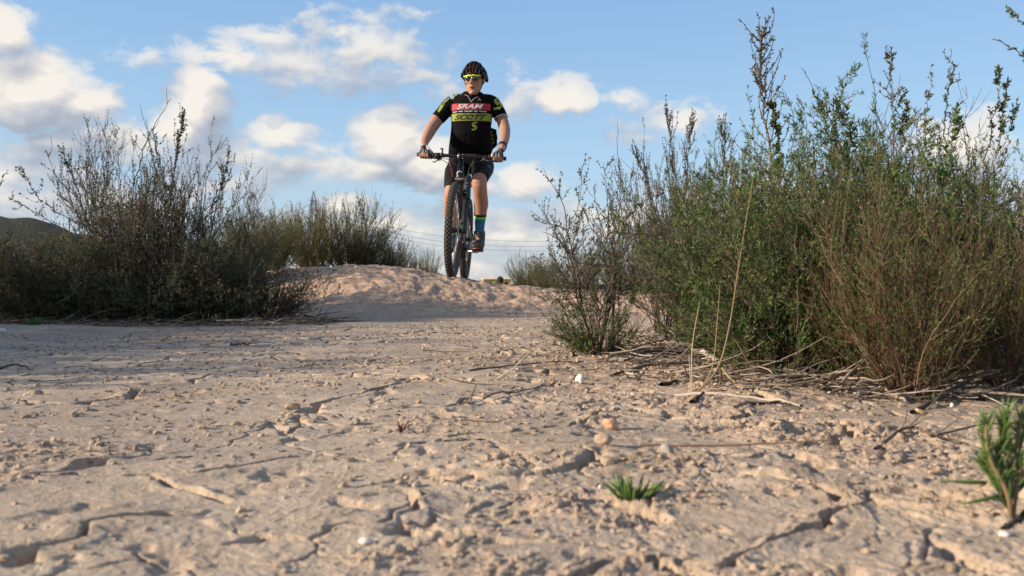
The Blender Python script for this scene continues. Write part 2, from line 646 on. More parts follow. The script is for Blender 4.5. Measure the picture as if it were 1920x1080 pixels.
LEAF_GREEN = plant_mat("fresh_green_leaves", [(0.0, (.018, .042, .012)), (0.35, (.044, .102, .021)), (0.7, (.082, .155, .032)), (0.9, (.16, .19, .06)), (1.0, (.22, .18, .10))])
LEAF_OLIVE = plant_mat("dull_olive_leaves", [(0.0, (.038, .050, .023)), (0.4, (.080, .102, .044)), (0.75, (.13, .15, .068)), (1.0, (.17, .145, .09))])
LEAF_GREY = plant_mat("grey_brown_buds", [(0.0, (.036, .042, .026)), (0.4, (.082, .096, .052)), (0.75, (.135, .14, .085)), (1.0, (.18, .13, .10))])
LEAF_BROOM = plant_mat("yellow_green_broom", [(0.0, (.045, .055, .018)), (0.4, (.095, .11, .035)), (0.8, (.16, .165, .06)), (1.0, (.22, .19, .10))])
LEAF_SUCC = plant_mat("succulent_green", [(0.0, (.035, .075, .02)), (0.5, (.08, .16, .035)), (1.0, (.17, .25, .07))], 0.4, 0.25, 0.5)
BARK_GREY = plant_mat("grey_brown_bark", [(0.0, (.038, .028, .022)), (0.5, (.085, .064, .048)), (1.0, (.18, .14, .11))], 0.85, 0)
BARK_RED = plant_mat("red_brown_twigs", [(0.0, (.04, .022, .016)), (0.5, (.10, .046, .028)), (0.8, (.16, .08, .048)), (1.0, (.25, .18, .125))], 0.7, 0)
BARK_DARK = plant_mat("dark_twigs", [(0.0, (.022, .018, .014)), (0.6, (.055, .044, .034)), (1.0, (.13, .10, .075))], 0.8, 0)
BARK_GREEN = plant_mat("green_brown_stems", [(0.0, (.035, .036, .018)), (0.5, (.085, .080, .038)), (1.0, (.19, .16, .09))], 0.75, 0)
STRAW = plant_mat("dry_straw", [(0.0, (.20, .14, .08)), (0.5, (.36, .27, .16)), (1.0, (.52, .42, .28))], 0.6, 0.1)
DEADWOOD = plant_mat("weathered_dead_wood", [(0.0, (.045, .034, .027)), (0.4, (.115, .09, .072)), (0.8, (.25, .20, .16)), (1.0, (.44, .37, .30))], 0.85, 0)


def norm(v):
    return v / np.maximum(np.linalg.norm(v, axis=-1, keepdims=True), 1e-9)


def grow(start, dirs, length, nseg, wander, up, rng, droop=0.0):
    p = start.copy()
    d = norm(dirs)
    pts = [p.copy()]
    ln = np.asarray(length)[:, None] / nseg
    for k in range(nseg):
        d = norm(d + wander * rng.standard_normal(d.shape) + np.array([0, 0, up - droop * k / nseg]))
        p = p + d * ln
        pts.append(p.copy())
    return np.stack(pts, 1)


def sprout(pts, n, t0, t1, a0, a1, rng, bias=1.0):
    """n side shoots: where on the parent polylines, and which way"""
    N, K, _ = pts.shape
    who = rng.integers(0, N, n)
    t = t0 + (t1 - t0) * rng.random(n) ** bias
    f = t * (K - 1)
    i = np.minimum(f.astype(int), K - 2)
    u = (f - i)[:, None]
    a, b = pts[who, i], pts[who, i + 1]
    pos = a * (1 - u) + b * u
    pd = norm(b - a)
    perp = norm(np.cross(pd, rng.standard_normal((n, 3))))
    ang = (a0 + (a1 - a0) * rng.random(n))[:, None]
    return pos, norm(pd * np.cos(ang) + perp * np.sin(ang)), who, t


def tubes(pts, r0, r1, sides=3, rng=None):
    N, K, _ = pts.shape
    d = np.zeros_like(pts)
    d[:, :-1] = pts[:, 1:] - pts[:, :-1]
    d[:, -1] = d[:, -2]
    d = norm(d)
    ref = np.where(np.abs(d[:, :1, 2:3]) > 0.9, np.array([1.0, 0, 0]), np.array([0, 0, 1.0]))
    a = norm(np.cross(d, np.broadcast_to(ref, d.shape)))
    b = np.cross(d, a)
    r = (np.asarray(r0).reshape(-1, 1) * (1 - np.linspace(0, 1, K))[None] + np.asarray(r1).reshape(-1, 1) * np.linspace(0, 1, K)[None])
    r = np.broadcast_to(r, (N, K))[..., None]
    rings = [pts + r * (a * math.cos(2 * math.pi * s / sides) + b * math.sin(2 * math.pi * s / sides)) for s in range(sides)]
    v = np.stack(rings, 2)
    idx = np.arange(N * K * sides).reshape(N, K, sides)
    nx = np.roll(idx, -1, axis=2)
    q = np.stack([idx[:, :-1], nx[:, :-1], nx[:, 1:], idx[:, 1:]], -1).reshape(-1, 4)
    rng = rng or np.random.default_rng(1)
    tint = np.repeat(rng.random(N), K * sides)
    return v.reshape(-1, 3), q, tint


def leaves(pos, dirs, length, width, rng):
    n = len(pos)
    length = np.broadcast_to(np.asarray(length, float), (n,))[:, None]
    width = np.broadcast_to(np.asarray(width, float), (n,))[:, None]
    d = norm(dirs)
    s = norm(np.cross(d, rng.standard_normal((n, 3))))
    u = np.cross(s, d)
    mid = pos + d * length * 0.45 + u * width * 0.35
    tip = pos + d * length - u * width * 0.2
    v = np.stack([pos, mid + s * width * 0.5, tip, mid - s * width * 0.5], 1).reshape(-1, 3)
    q = np.arange(4 * n).reshape(n, 4)
    return v, q, np.repeat(rng.random(n), 4)


class Pile:
    def __init__(s):
        s.v, s.q, s.t, s.n = [], [], [], 0

    def add(s, v, q, t):
        s.v.append(v)
        s.q.append(q + s.n)
        s.t.append(t)
        s.n += len(v)

    def mesh(s, name, mat):
        return np_mesh(name, np.concatenate(s.v), np.concatenate(s.q), [mat], True, {'tint': np.concatenate(s.t)})


def fan(n, spread, rng, base_r=0.03, lean=(0, 0)):
    a = rng.random(n) * 2 * np.pi
    t = spread * np.sqrt(rng.random(n))
    d = np.stack([np.sin(t) * np.cos(a) + lean[0], np.sin(t) * np.sin(a) + lean[1], np.cos(t)], -1)
    st = np.stack([base_r * np.cos(a) * rng.random(n), base_r * np.sin(a) * rng.random(n), np.full(n, -0.01)], -1)
    return st, d


def shrub_meshes(kind, seed):
    """(branches mesh, foliage mesh) of one shrub about 1 high when scale is 1"""
    rng = np.random.default_rng(seed)
    br, fo = Pile(), Pile()
    if kind == 'green':            # dense, fresh green narrow leaves, brown twigs through it
        st, d = fan(64, R(62), rng, 0.06)
        L0 = 0.42 + 0.5 * rng.random(64)
        s0 = grow(st, d, L0, 8, 0.13, 0.09, rng)
        br.add(*tubes(s0, 0.0042, 0.0014, 3, rng))
        p, dd, _, _ = sprout(s0, 620, 0.12, 1, R(20), R(60), rng)
        s1 = grow(p, dd, 0.12 + 0.20 * rng.random(620), 4, 0.15, 0.12, rng)
        br.add(*tubes(s1, 0.0018, 0.0009, 3, rng))
        p, dd, _, _ = sprout(s1, 1900, 0.1, 1, R(25), R(70), rng)
        s2 = grow(p, dd, 0.03 + 0.09 * rng.random(1900), 3, 0.15, 0.1, rng)
        br.add(*tubes(s2, 0.0010, 0.0006, 3, rng))
        p, dd, _, _ = sprout(s2, 32000, 0, 1, R(20), R(65), rng)
        fo.add(*leaves(p, dd, 0.013 + 0.015 * rng.random(32000), 0.0042, rng))
        p, dd, _, _ = sprout(s1, 5000, 0.2, 1, R(20), R(65), rng)
        fo.add(*leaves(p, dd, 0.014 + 0.012 * rng.random(5000), 0.0036, rng))
        return br.mesh('branches', BARK_GREY), fo.mesh('foliage', LEAF_GREEN)
    if kind == 'red':              # many upright red-brown stems, few leaves
        st, d = fan(70, R(54), rng, 0.07)
        L0 = 0.40 + 0.55 * rng.random(70)
        s0 = grow(st, d, L0, 9, 0.12, 0.06, rng)
        br.add(*tubes(s0, 0.0030, 0.0009, 3, rng))
        p, dd, _, _ = sprout(s0, 640, 0.15, 1, R(12), R(50), rng)
        s1 = grow(p, dd, 0.10 + 0.22 * rng.random(640), 5, 0.12, 0.12, rng)
        br.add(*tubes(s1, 0.0015, 0.0006, 3, rng))
        p, dd, _, _ = sprout(s1, 1500, 0.2, 1, R(20), R(60), rng)
        s2 = grow(p, dd, 0.03 + 0.08 * rng.random(1500), 3, 0.2, 0.1, rng)
        br.add(*tubes(s2, 0.0009, 0.0005, 3, rng))
        p, dd, _, _ = sprout(s1, 9000, 0.1, 1, R(20), R(60), rng)
        fo.add(*leaves(p, dd, 0.011 + 0.013 * rng.random(9000), 0.0034, rng))
        p, dd, _, _ = sprout(s2, 4500, 0.1, 1, R(20), R(60), rng)
        fo.add(*leaves(p, dd, 0.009 + 0.011 * rng.random(4500), 0.0032, rng))
        return br.mesh('branches', BARK_RED), fo.mesh('foliage', LEAF_GREEN)
    if kind == 'grey':             # open, twiggy, small grey brown buds on upright shoots
        st, d = fan(26, R(46), rng, 0.05)
        L0 = 0.55 + 0.5 * rng.random(26)
        s0 = grow(st, d, L0, 9, 0.13, 0.05, rng)
        br.add(*tubes(s0, 0.0075, 0.0020, 4, rng))
        p, dd, _, _ = sprout(s0, 240, 0.25, 1, R(20), R(60), rng)
        s1 = grow(p, dd, 0.15 + 0.25 * rng.random(240), 6, 0.15, 0.16, rng)
        br.add(*tubes(s1, 0.0028, 0.0010, 3, rng))
        p, dd, _, _ = sprout(s1, 1300, 0.1, 1, R(20), R(60), rng)
        s2 = grow(p, dd, 0.04 + 0.10 * rng.random(1300), 3, 0.15, 0.2, rng)
        br.add(*tubes(s2, 0.0013, 0.0006, 3, rng))
        p, dd, _, _ = sprout(s2, 19000, 0.0, 1, R(25), R(80), rng)
        fo.add(*leaves(p, dd, 0.008 + 0.011 * rng.random(19000), 0.0056, rng))
        return br.mesh('branches', BARK_GREY), fo.mesh('foliage', LEAF_GREY)
    if kind == 'olive':            # low rounded dark olive bush, dead sticks below
        st, d = fan(54, R(74), rng, 0.10)
        L0 = 0.40 + 0.45 * rng.random(54)
        s0 = grow(st, d, L0, 8, 0.17, 0.10, rng)
        br.add(*tubes(s0, 0.0055, 0.0016, 3, rng))
        p, dd, _, _ = sprout(s0, 700, 0.1, 1, R(20), R(65), rng)
        s1 = grow(p, dd, 0.12 + 0.18 * rng.random(700), 4, 0.2, 0.1, rng)
        br.add(*tubes(s1, 0.0022, 0.0009, 3, rng))
        p, dd, _, _ = sprout(s1, 2100, 0.1, 1, R(25), R(75), rng)
        s2 = grow(p, dd, 0.03 + 0.08 * rng.random(2100), 3, 0.2, 0.12, rng)
        br.add(*tubes(s2, 0.0012, 0.0007, 3, rng))
        p, dd, _, _ = sprout(s2, 30000, 0, 1, R(20), R(80), rng)
        fo.add(*leaves(p, dd, 0.010 + 0.012 * rng.random(30000), 0.0048, rng))
        return br.mesh('branches', BARK_DARK), fo.mesh('foliage', LEAF_OLIVE)
    if kind == 'broom':            # a sheaf of thin upright yellow-green shoots
        st, d = fan(120, R(52), rng, 0.12)
        L0 = 0.45 + 0.5 * rng.random(120)
        s0 = grow(st, d, L0, 7, 0.09, 0.09, rng)
        br.add(*tubes(s0, 0.0040, 0.0014, 3, rng))
        p, dd, _, _ = sprout(s0, 1500, 0.1, 1, R(12), R(40), rng)
        s1 = grow(p, dd, 0.10 + 0.16 * rng.random(1500), 4, 0.1, 0.14, rng)
        br.add(*tubes(s1, 0.0020, 0.0008, 3, rng))
        p, dd, _, _ = sprout(s1, 15000, 0, 1, R(10), R(40), rng)
        fo.add(*leaves(p, dd, 0.020 + 0.024 * rng.random(15000), 0.0036, rng))
        return br.mesh('branches', BARK_GREEN), fo.mesh('foliage', LEAF_BROOM)
    if kind == 'woody':            # one leaning trunk, sparse budded crown, leafy skirt
        trunk = grow(np.array([[0, 0, -0.01]]), np.array([[0.35, 0.05, 1.0]]), [0.52], 9, 0.10, 0.02, rng)
        st, d = fan(5, R(38), rng, 0.02)
        s0 = np.concatenate([grow(st, d, [0.72, 0.5, 0.46, 0.6, 0.66], 9, 0.11, 0.04, rng)])
        s0 = np.concatenate([s0, trunk])
        br.add(*tubes(s0[:5], 0.0075, 0.0022, 5, rng))
        p, dd, _, _ = sprout(s0, 60, 0.35, 1, R(25), R(70), rng)
        s1 = grow(p, dd, 0.14 + 0.28 * rng.random(60), 6, 0.17, 0.10, rng)
        br.add(*tubes(s1, 0.0034, 0.0012, 3, rng))
        p, dd, _, _ = sprout(s1, 420, 0.1, 1, R(25), R(75), rng)
        s2 = grow(p, dd, 0.04 + 0.10 * rng.random(420), 4, 0.17, 0.14, rng)
        br.add(*tubes(s2, 0.0016, 0.0007, 3, rng))
        p, dd, _, _ = sprout(s2, 4300, 0.15, 1, R(25), R(80), rng)
        fo.add(*leaves(p, dd, 0.009 + 0.010 * rng.random(4300), 0.0062, rng))
        st, d = fan(70, R(80), rng, 0.05)
        k0 = grow(st, d, 0.16 + 0.24 * rng.random(70), 6, 0.16, 0.10, rng)
        br.add(*tubes(k0, 0.0030, 0.0010, 3, rng))
        p, dd, _, _ = sprout(k0, 330, 0.15, 1, R(20), R(60), rng)
        k1 = grow(p, dd, 0.05 + 0.10 * rng.random(330), 3, 0.15, 0.1, rng)
        br.add(*tubes(k1, 0.0014, 0.0007, 3, rng))
        p, dd, _, _ = sprout(k1, 4200, 0, 1, R(20), R(70), rng)
        fg = Pile()
        fg.add(*leaves(p, dd, 0.012 + 0.014 * rng.random(4200), 0.0044, rng))
        tv = Pile()
        tv.add(*tubes(trunk, 0.012, 0.005, 7, rng))
        return br.mesh('branches', BARK_GREY), fo.mesh('foliage', LEAF_GREY), fg.mesh('low_foliage', LEAF_GREEN), tv.mesh('trunk', BARK_GREY)


PROTO = {}
for kd, sd_ in (('green', 1), ('green', 2), ('red', 3), ('grey', 4), ('grey', 5), ('olive', 6), ('olive', 7), ('broom', 8), ('broom', 9), ('woody', 10)):
    PROTO.setdefault(kd, []).append(shrub_meshes(kd, sd_))

SHRUBS = "shrubs growing beside the trail"


def shrub(name, kind, v, x, y, height, label, rz=0.0, wide=1.0, group=SHRUBS, tilt=(0, 0), cat="shrub", leafless=False, sink=0.01):
    parts = PROTO[kind][v]
    z = float(terrain(x, y)) - sink
    o = empty(name, (x, y, z))
    o.rotation_euler = (tilt[0], tilt[1], rz)
    o.scale = (height * wide, height * wide, height)
    tag(o, label, cat, group)
    for me in parts:
        if leafless and 'foliage' in me.name:
            continue
        c = link(me.name.split('.')[0], me, o)
        if 'trunk' not in me.name:
            c['kind'] = 'stuff'
    return o


# ---- left side, in the shade of one another: near row at about 4.6 m
def X(px, Y):
    return (px - 960) / F * Y


L = [  # px, Y, kind, variant, height, wide, label
    (-60, 4.75, 'olive', 0, .60, 1.15, "dark olive shrub cut by the left edge of the picture, front row"),
    (75, 4.85, 'olive', 1, .62, 1.1, "low dark shrub behind the little green weed at the far left of the trail"),
    (195, 4.90, 'olive', 0, .62, 1.1, "rounded dark olive shrub left of the tall grey thicket, with dead sticks at its foot"),
    (300, 4.80, 'olive', 1, .62, 1.15, "dense dark shrub in front of the tall grey thicket at the left"),
    (405, 4.85, 'olive', 0, .60, 1.1, "dark shrub over pale dead branches on the left edge of the trail"),
    (500, 4.95, 'olive', 1, .50, 1.05, "last dark low shrub on the left before the earth mound, with twigs hanging out"),
    (225, 5.15, 'grey', 0, 1.0, .66, "tall grey twiggy shrub rising behind the dark row, left half of the thicket"),
    (335, 5.10, 'grey', 1, .98, .66, "tall grey brown shrub topped by the highest budded shoots on the left"),
    (285, 4.98, 'grey', 1, .86, .70, "grey brown shrub amid the left thicket, crossed by the long dark twig"),
    (430, 5.5, 'grey', 0, .66, .8, "grey budded shrub sloping down to the right of the left thicket"),
    (20, 5.6, 'grey', 1, .50, .9, "thin grey shrub with bare shoots against the sky at the far left"),
    (110, 5.7, 'olive', 0, .74, 1.1, "olive shrub in the second row at the left, below the open sky"),
    (440, 6.3, 'broom', 0, .64, 1.1, "olive green broom between the left thicket and the bright broom"),
    (510, 6.9, 'broom', 1, .60, 1.0, "pale stemmed broom with bare tips just left of the far pylon"),
    (-230, 5.4, 'grey', 0, .7, 1.0, "grey shrub beyond the left edge with one leafy tip leaning in"),
]
for i, (px, Y, kd, v, h, wd, lab) in enumerate(L):
    shrub({'olive': 'olive_shrub', 'grey': 'grey_shrub', 'broom': 'broom_shrub'}[kd], kd, v, X(px, Y), Y, h * 1.0, lab, rz=i * 1.37, wide=wd)
M_ = [  # behind the mound
    (590, 8.0, 'broom', 0, .74, 1.0, "bright yellow green broom behind the mound, in front of the pylon"),
    (655, 8.3, 'broom', 1, .76, 1.05, "yellow green broom behind the highest part of the mound"),
    (705, 8.7, 'olive', 0, .64, .9, "dark brown green shrub behind the mound, sloping down towards the rider"),
    (748, 9.4, 'broom', 0, .52, .8, "small greyish broom low behind the mound, second from the front wheel"),
    (795, 10.4, 'broom', 1, .52, .7, "smallest pale green tuft of broom beside the front wheel"),
    (990, 12.5, 'broom', 1, .62, .9, "pale green broom far behind, just right of the distant yellow building"),
    (1030, 11.2, 'broom', 0, .62, .8, "green broom behind the low right end of the mound"),
    (1085, 9.6, 'olive', 1, .62, 1.1, "dark rounded shrub far behind the woody shrub on the right"),
    (1180, 8.4, 'broom', 1, .58, 1.2, "olive broom seen through the gap right of the woody shrub"),
    (1280, 7.0, 'grey', 0, .62, 1.1, "brownish dry shrub deep behind the pale grass stalks"),
]
for i, (px, Y, kd, v, h, wd, lab) in enumerate(M_):
    shrub({'olive': 'olive_shrub', 'grey': 'grey_shrub', 'broom': 'broom_shrub'}[kd], kd, v, X(px, Y), Y, h, lab, rz=i * 2.1 + 1, wide=wd)
Rr_ = [
    (1120, 2.42, 'woody', 0, .60, .80, "small woody shrub with a leaning trunk standing alone beside the trail", 0.3),
    (1240, 3.6, 'grey', 1, .72, .50, "grey shrub with upright budded tips left of the tall thin shrub", 0.4),
    (1345, 3.1, 'grey', 0, .60, .60, "grey brown shrub behind the pale grass stalks", 1.9),
    (1385, 2.5, 'green', 0, .60, .80, "green shrub at the left end of the big right thicket", 0.2),
    (1300, 4.4, 'grey', 1, .88, .6, "taller grey shrub behind the others, budded tips under the small faint cloud", 2.6),
    (1490, 1.86, 'green', 1, .56, .86, "bright green shrub in front of the right thicket, just right of the grass stalks", 2.2),
    (1570, 2.40, 'green', 0, .78, .85, "dense green shrub with the thicket's rounded leafy top", 3.9),
    (1700, 1.52, 'red', 0, .47, .80, "red brown twiggy shrub nearest the trail, with a green shoot at its foot", 0.0),
    (1790, 2.2, 'green', 1, .56, .9, "green shrub behind the red twiggy one, tall bare shoots above it", 5.0),
    (1885, 1.62, 'red', 0, .42, .85, "red brown twiggy shrub at the right edge, leaning out over dead branches", 2.4),
    (1980, 2.3, 'green', 0, .48, .9, "green shrub cut by the right edge of the picture", 1.1),
    (1690, 3.0, 'grey', 0, .64, .8, "grey shrub at the back of the right thicket under bare shoots", 4.4),
    (1900, 3.2, 'grey', 1, .55, .8, "grey shrub at the back right corner of the thicket", 5.4),
    (1425, 2.3, 'green', 0, .56, .8, "green shrub behind the tallest stalk, between the grey shrub and the bright green one", 3.0),
    (1655, 2.15, 'green', 0, .62, .85, "green shrub rising behind the red twiggy one in the middle of the right thicket", 0.9),
    (1415, 1.98, 'green', 1, .40, .85, "low green shrub behind the dry stalks, left front corner of the right thicket", 1.4),
    (1590, 2.08, 'green', 1, .62, .82, "green shrub filling the middle of the right thicket, below the leaning shoots", 5.5),
    (1765, 1.95, 'green', 0, .52, .85, "green shrub between the two red brown twiggy ones", 2.9),
    (1285, 2.9, 'grey', 1, .40, .9, "low dry grey shrub filling the gap right of the woody shrub", 0.5),
    (1340, 2.55, 'green', 1, .36, .85, "small green shrub in the gap behind the shortest dry stalk", 4.2),
    (1610, 1.72, 'red', 0, .42, .7, "small red stemmed shrub squeezed between the green shrub and the twiggy one", 4.1),
]
for (px, Y, kd, v, h, wd, lab, rz) in Rr_:
    shrub({'green': 'green_shrub', 'red': 'red_twig_shrub', 'grey': 'grey_shrub', 'woody': 'woody_shrub'}[kd], kd, v, X(px, Y), Y, h, lab, rz=rz, wide=wd)

# the row of shrubs goes on past the left edge, where its shade falls over the trail from
for i, (x, y, kd, v, h, lab) in enumerate([
    (-2.95, 2.75, 'olive', 0, 1.0, "shrub outside the left edge whose shade crosses the trail, nearest one"),
    (-3.45, 3.5, 'grey', 1, 1.15, "tall grey shrub outside the left edge behind the nearest one"),
    (-3.8, 3.0, 'olive', 1, 1.2, "big olive shrub outside the left edge, second row"),
    (-3.9, 3.9, 'grey', 0, 1.2, "grey shrub outside the left edge, farthest back"),
    (-3.0, 1.95, 'grey', 0, 0.95, "open grey shrub outside the left edge, closest to the camera"),
    (-4.4, 2.6, 'olive', 0, 1.2, "olive shrub outside the left edge, farthest out"),
    (-4.1, 1.55, 'olive', 0, 1.5, "head high olive shrub well outside the left edge, nearest to the camera"),
    (-4.2, 2.15, 'olive', 1, 1.6, "head high olive shrub well outside the left edge, second in line"),
    (-4.6, 2.9, 'olive', 0, 1.6, "head high olive shrub well outside the left edge, third in line"),
    (-3.9, 2.6, 'olive', 1, 1.4, "tall olive shrub outside the left edge between the nearer ones"),
    (2.2, 1.9, 'red', 0, .6, "red twig shrub outside the right edge"),
    (2.4, 2.8, 'green', 1, .8, "green shrub outside the right edge")]):
    shrub({'olive': 'olive_shrub', 'grey': 'grey_shrub', 'red': 'red_twig_shrub', 'green': 'green_shrub'}[kd], kd, v, x, y, h, lab, rz=i * 1.1, wide=1.05)


# ---- single tall shoots, each drawn from its root to the tip one sees
def curve_pts(ctrl, n):
    """smooth line through control points"""
    c = [Vector(p) for p in ctrl]
    if len(c) == 2:
        return np.array([c[0].lerp(c[1], i / (n - 1)) for i in range(n)])
    c = [c[0] * 2 - c[1]] + c + [c[-1] * 2 - c[-2]]
    out = []
    m = len(c) - 3
    for i in range(n):
        f = i / (n - 1) * m
        k = min(int(f), m - 1)
        u = f - k
        p0, p1, p2, p3 = c[k:k + 4]
        out.append(0.5 * ((2 * p1) + (p2 - p0) * u + (2 * p0 - 5 * p1 + 4 * p2 - p3) * u * u + (3 * p1 - p0 - 3 * p2 + p3) * u ** 3))
    return np.array([list(v) for v in out])


def shoot(name, pix, Y, label, r=0.0022, side=14, slen=0.07, nleaf=200, leaf=(.010, .005), bark=BARK_GREY, leafm=LEAF_GREY, seed=0, start=0.35, up=0.25, ang=(25, 65), cat="plant shoot", group="tall shoots standing out of the shrubs", Ys=None, tipleaf=1.0, wob=0.004):
    rng = np.random.default_rng(seed + 500)
    ctrl = [P(a, b, Y if Ys is None else Ys[i]) for i, (a, b) in enumerate(pix)]
    n = 22
    main = curve_pts(ctrl, n)
    root = Vector(main[0])
    g = float(terrain(root.x, root.y)) - 0.01
    if root.z > g:      # run it down to the soil
        k = max(2, int((root.z - g) / 0.05))
        ext = np.array([[root.x, root.y, g + (root.z - g) * i / k] for i in range(k)])
        main = np.concatenate([ext, main])
    main[1:-1] += rng.standard_normal((len(main) - 2, 3)) * wob
    base = main[0].copy()
    main = (main - base)[None]
    br, fo = Pile(), Pile()
    br.add(*tubes(main, r, r * 0.3, 5, rng))
    sprs = []
    if side:
        p, dd, _, t = sprout(main, side, start, 0.97, R(ang[0]), R(ang[1]), rng, 0.8)
        s1 = grow(p, dd, slen * (0.4 + 0.9 * rng.random(side)) * (1.25 - 0.8 * t), 5, 0.12, up, rng)
        br.add(*tubes(s1, r * 0.45, r * 0.2, 3, rng))
        sprs.append(s1)
    o = empty(name, base)
    tag(o, label, cat, group)
    b = link('stem', br.mesh('stem', bark), o)
    if nleaf:
        parts = []
        if side:
            p, dd, _, _ = sprout(s1, int(nleaf * 0.65), 0.05, 1, R(25), R(65), rng)
            fo.add(*leaves(p, dd, leaf[0] * (0.6 + 0.7 * rng.random(len(p))), leaf[1], rng))
        p, dd, _, _ = sprout(main, max(4, int(nleaf * 0.35)), start, 1, R(20), R(55), rng)
        fo.add(*leaves(p, dd, leaf[0] * (0.6 + 0.7 * rng.random(len(p))), leaf[1], rng))
        link('foliage', fo.mesh('foliage', leafm), o)['kind'] = 'stuff'
    return o


# left
shoot('budded_shoot', [(310, 430), (325, 330), (335, 270), (345, 208)], 5.0, "tallest budded shoot on the left, its tuft of a tip dark against the white cloud", r=.0035, side=26, slen=.22, nleaf=520, leaf=(.014, .009), seed=1, up=.5, ang=(15, 40))
shoot('budded_shoot', [(395, 400), (418, 340), (430, 282)], 5.0, "leaning budded shoot right of the left thicket, alone against pale cloud", r=.003, side=8, slen=.16, nleaf=170, leaf=(.016, .009), seed=2, up=.5, ang=(15, 40))
shoot('budded_shoot', [(285, 400), (292, 320), (294, 255)], 5.0, "budded shoot just left of the tallest one on the left side", r=.003, side=14, slen=.16, nleaf=240, leaf=(.013, .008), seed=3, up=.5, ang=(15, 40))
shoot('bare_shoot', [(240, 440), (255, 330), (282, 250), (320, 185)], 5.0, "long bare dark twig crossing the left thicket slantwise to its top", r=.0045, side=9, slen=.25, nleaf=0, seed=4, bark=BARK_DARK, start=.55)
shoot('budded_shoot', [(130, 410), (75, 375), (38, 312)], 5.2, "budded shoot leaning left above the low shrubs at the far left", r=.003, side=14, slen=.17, nleaf=230, leaf=(.013, .008), seed=5, up=.3)
shoot('budded_shoot', [(120, 430), (60, 395), (15, 370)], 5.1, "lowest shoot at the far left, nearly lying, tip pointing left", r=.003, side=10, slen=.12, nleaf=150, leaf=(.014, .007), seed=6, up=.3)
shoot('budded_shoot', [(-40, 430), (-10, 370), (14, 318)], 5.2, "leaf tipped shoot leaning into the left edge of the picture", r=.003, side=5, slen=.07, nleaf=80, leaf=(.017, .009), seed=7)
shoot('budded_shoot', [(165, 420), (140, 340), (120, 298)], 5.1, "curved budded shoot on the left flank of the tall grey thicket", r=.003, side=16, slen=.2, nleaf=300, leaf=(.014, .008), seed=8, up=.35)
for k, (a, b, c_) in enumerate([((160, 400), (165, 300), (168, 250)), ((190, 400), (200, 290), (196, 238)), ((225, 400), (222, 300), (214, 246))]):
    shoot('bare_shoot', [a, b, c_], 5.25, ["thin bare shoot at the left of the curly bare tops in the left thicket", "middle one of the curly bare tops in the left thicket", "right one of the curly bare tops in the left thicket"][k],
          r=.003, side=26, slen=.22, nleaf=60, leaf=(.008, .005), seed=10 + k, up=.35)
shoot('bare_shoot', [(470, 440), (485, 380), (500, 345)], 6.6, "thin bare shoot left of the pylon above the pale broom", r=.003, side=16, slen=.25, nleaf=0, seed=14, up=.3)
shoot('budded_shoot', [(690, 470), (685, 420), (672, 378)], 8.2, "thin dark shoot rising from the broom behind the mound", r=.004, side=12, slen=.2, nleaf=200, leaf=(.02, .009), leafm=LEAF_OLIVE, seed=15, up=.5)
# right, back
shoot('tall_thin_shrub', [(1442, 440), (1446, 300), (1432, 190), (1424, 105), (1433, 52)], 3.0, "tall thin shrub standing clear of the right thicket against the blue sky", r=.0052, side=52, slen=.17, nleaf=850, leaf=(.011, .006), seed=20, up=.28, start=.3, cat="shrub")
shoot('leafy_shoot', [(1462, 330), (1458, 270), (1452, 195)], 3.0, "dark leafy clump shoot hugging the right of the tall thin shrub", r=.002, side=16, slen=.045, nleaf=700, leaf=(.014, .008), leafm=LEAF_GREEN, bark=BARK_DARK, seed=21, start=.3)
shoot('budded_shoot', [(1280, 420), (1262, 300), (1252, 205)], 3.6, "budded shoot under the faint small cloud, left one of its pair", r=.003, side=30, slen=.17, nleaf=640, leaf=(.009, .0045), seed=22, up=.5, ang=(15, 40))
shoot('budded_shoot', [(1285, 400), (1288, 300), (1305, 225)], 3.6, "budded shoot under the faint small cloud, right one of its pair", r=.003, side=24, slen=.15, nleaf=480, leaf=(.009, .0045), seed=23, up=.5, ang=(15, 40))
shoot('budded_shoot', [(1230, 430), (1215, 350), (1192, 285)], 3.6, "budded shoot leaning left between the woody shrub and the grey ones", r=.003, side=24, slen=.16, nleaf=480, leaf=(.009, .0045), seed=24, up=.4, ang=(15, 45))
shoot('budded_shoot', [(1350, 420), (1360, 330), (1352, 232)], 3.4, "budded shoot left of the tall thin shrub, leaning slightly back", r=.003, side=28, slen=.15, nleaf=600, leaf=(.009, .0045), seed=25, up=.5, ang=(15, 40))
shoot('bare_shoot', [(1160, 470), (1162, 350), (1158, 228)], 2.6, "single thin bare shoot rising straight above the woody shrub", r=.0018, side=0, nleaf=20, leaf=(.005, .003), seed=26, wob=.002)
shoot('dry_branch', [(1150, 470), (1175, 410), (1215, 375), (1245, 360)], 2.45, "crooked brown branch reaching right from the woody shrub", r=.0045, side=6, slen=.06, nleaf=0, seed=27, start=.4)
